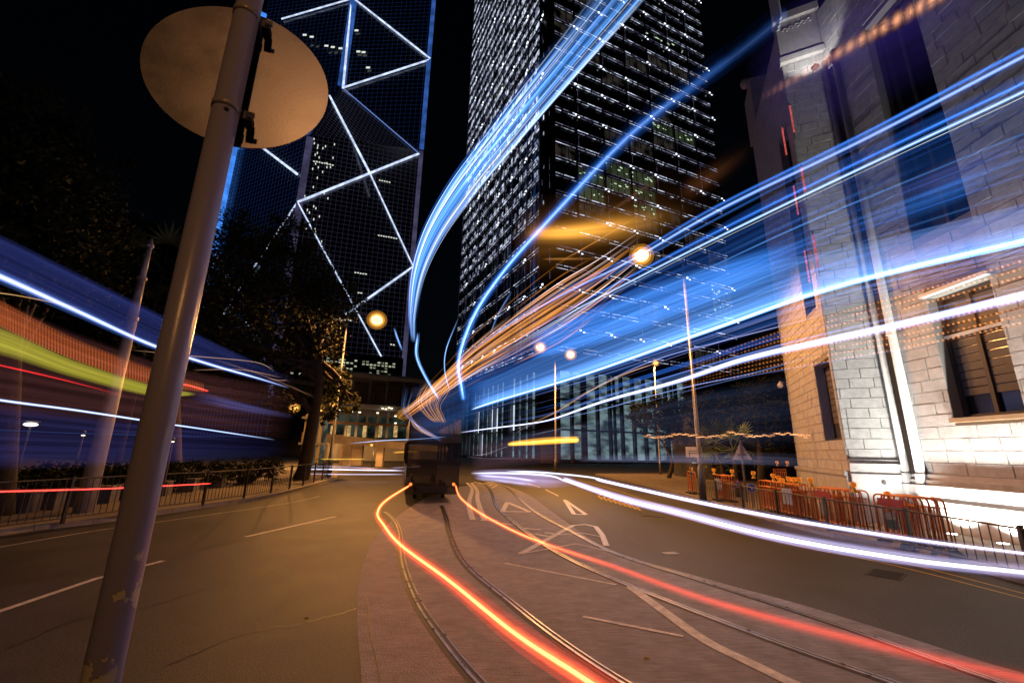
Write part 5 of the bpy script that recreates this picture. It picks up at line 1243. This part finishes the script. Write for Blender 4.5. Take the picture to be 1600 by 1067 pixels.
for u_ in (-.4,.4): MB().tube([P2(u_*sz,-.45*sz,-.01),top(P2(u_*sz,0,-.05),.12)],.012,6).build('leg',GREYM,rw)
# round blue sign with arrow
c=onpath(PS,1174,762); d,s=facing(c); s=s if s.x>0 else -s
bs=empty('round_blue_sign',top(c,.12),'small round blue sign with a white arrow hanging on the railing','sign')
dd2=(d*.6-s*.8).normalized(); 
MB().tube([c,c+d*.012],.13,24).build('disc',BLUEP,bs); MB().tube([c+d*.0125,c+d*.014],.13,24).build('rim',mat('sign_white',(.7,.7,.75),.4),bs); MB().tube([c+d*.0145,c+d*.017],.115,24).build('face',BLUEP,bs)
sc_=.10; MB().prism([c+d*.018+s*(x*sc_)+up*(y*sc_) for x,y in ((-.6,.45),(-.45,.6),(.3,-.15),(.3,.2),(.55,.2),(.55,-.6),(-.25,-.6),(-.25,-.35),(.12,-.35))],d*.003).build('arrow',mat('sign_white',(.7,.7,.75),.4),bs)
MB().tube([top(c,.12)-d*.02,c-d*.02+up*.1],.014,6).build('post',GREYM,bs)
# triangular sign seen from the back
c=dpt(1158.5,706,19); d,s=facing(c); s=s if s.x>0 else -s
tb_=empty('triangular_sign',top(c,.12),'pale back of a triangular sign on a pole behind the barriers','sign'); 
MB().prism([c+s*-.33+up*-.28,c+s*.33+up*-.28,c+s*0+up*.38],d*.01).build('plate',mat('sign_pale_back',(.55,.5,.42),.5,.3),tb_)
MB().tube([top(c,.12)+d*.05,c+up*.42+d*.05],.04,10).build('pole',GREYM,tb_); MB().box(c+d*.02+up*-.1,s*.15,d*.01,up*.02).build('clamp',GREYM,tb_)
# small plate on two posts
c=dpt(1084,706,21); d,s=facing(c); s=s if s.x>0 else -s
st_=empty('street_plate',top(c,.12),'small white plate on two slim posts left of the triangular sign','sign'); MB().box(c,s*.33,d*.02,up*.22).build('plate',mat('plate_white',(.6,.58,.56),.5),st_)
for u_ in (-.18,.18): MB().tube([top(c,.12)+s*u_,c+s*u_],.03,8).build('post',GREYM,st_)
for v_ in (.05,-.05): MB().box(c+d*.023+up*v_,s*.22,d*.002,up*.012).build('text_line',mat('plate_text',(.1,.1,.1),.5),st_)

# =================================================================== foreground pole with round sign seen from the back
paz,pd=-38.95,1.6; pc=at(paz,pd,0); rp_=.0405
sp_=empty('sign_pole',pc,'grey violet steel pole with chipped paint in the foreground, round sign back on top','sign pole')
pm=bpy.data.materials.new('chipped_pole_paint'); pm.use_nodes=True; t=pm.node_tree; b=t.nodes['Principled BSDF']
g=t.nodes.new('ShaderNodeNewGeometry'); n=t.nodes.new('ShaderNodeTexNoise'); n.inputs['Scale'].default_value=11; n.inputs['Detail'].default_value=7; n.inputs['Roughness'].default_value=.6
sx=t.nodes.new('ShaderNodeSeparateXYZ'); mr=t.nodes.new('ShaderNodeMapRange'); mr.inputs[1].default_value=1.15; mr.inputs[2].default_value=1.8; mr.inputs[3].default_value=.10; mr.inputs[4].default_value=-.16
ad=t.nodes.new('ShaderNodeMath'); ad.operation='ADD'; cr=t.nodes.new('ShaderNodeValToRGB'); cr.color_ramp.elements[0].position=.585; cr.color_ramp.elements[1].position=.60
mxn=t.nodes.new('ShaderNodeMixRGB'); mxn.inputs[1].default_value=(.23,.23,.42,1); mxn.inputs[2].default_value=(.50,.48,.44,1)
n2=t.nodes.new('ShaderNodeTexNoise'); n2.inputs['Scale'].default_value=140; bp=t.nodes.new('ShaderNodeBump'); bp.inputs['Strength'].default_value=.12; bp.inputs['Distance'].default_value=.004
bp2=t.nodes.new('ShaderNodeBump'); bp2.inputs['Strength'].default_value=.6; bp2.inputs['Distance'].default_value=.003; bp2.invert=True
L_=t.links.new; L_(g.outputs['Position'],n.inputs['Vector']); L_(g.outputs['Position'],n2.inputs['Vector']); L_(g.outputs['Position'],sx.inputs[0]); L_(sx.outputs['Z'],mr.inputs[0]); L_(n.outputs['Fac'],ad.inputs[0]); L_(mr.outputs[0],ad.inputs[1]); L_(ad.outputs[0],cr.inputs[0]); L_(cr.outputs[0],mxn.inputs[0]); L_(mxn.outputs[0],b.inputs['Base Color']); L_(n2.outputs['Fac'],bp.inputs['Height']); L_(cr.outputs[0],bp2.inputs['Height']); L_(bp.outputs[0],bp2.inputs['Normal']); L_(bp2.outputs[0],b.inputs['Normal'])
b.inputs['Roughness'].default_value=.30; b.inputs['Metallic'].default_value=.0
MB().tube([pc,pc+up*3.62],rp_,40).build('pole',pm,sp_,True)
sna=R(-22); sn=Vector((math.sin(sna),math.cos(sna),0)); stt=Vector((sn.y,-sn.x,0)); scc=pc+sn*.075+up*3.14
MB().tube([scc,scc+sn*.003],.300,96).build('sign_plate',SIGNB,sp_); MB().tube([scc+sn*.004,scc+sn*.005],.300,96).build('sign_face',REDP,sp_)
for z in (2.93,3.34):
    MB().tube([pc+up*(z-.012),pc+up*(z+.012)],rp_+.003,32).build('clamp_band',POLE,sp_,True)
    MB().box(pc+stt*.062+sn*.035+up*z,stt*.012,sn*.03,up*.016).build('clamp_lug',BLACKM,sp_)
    MB().tube([pc+stt*.06+up*z,pc+stt*.085+up*z],.009,8).build('bolt',STEEL,sp_)
cdir=Vector((-pc.x,-pc.y,0)).normalized(); c=pc+cdir*(rp_)+up*2.90; MB().ball(c,.008,8).build('rivet',BLACKM,sp_)
# everything gets custom labels through empties; done
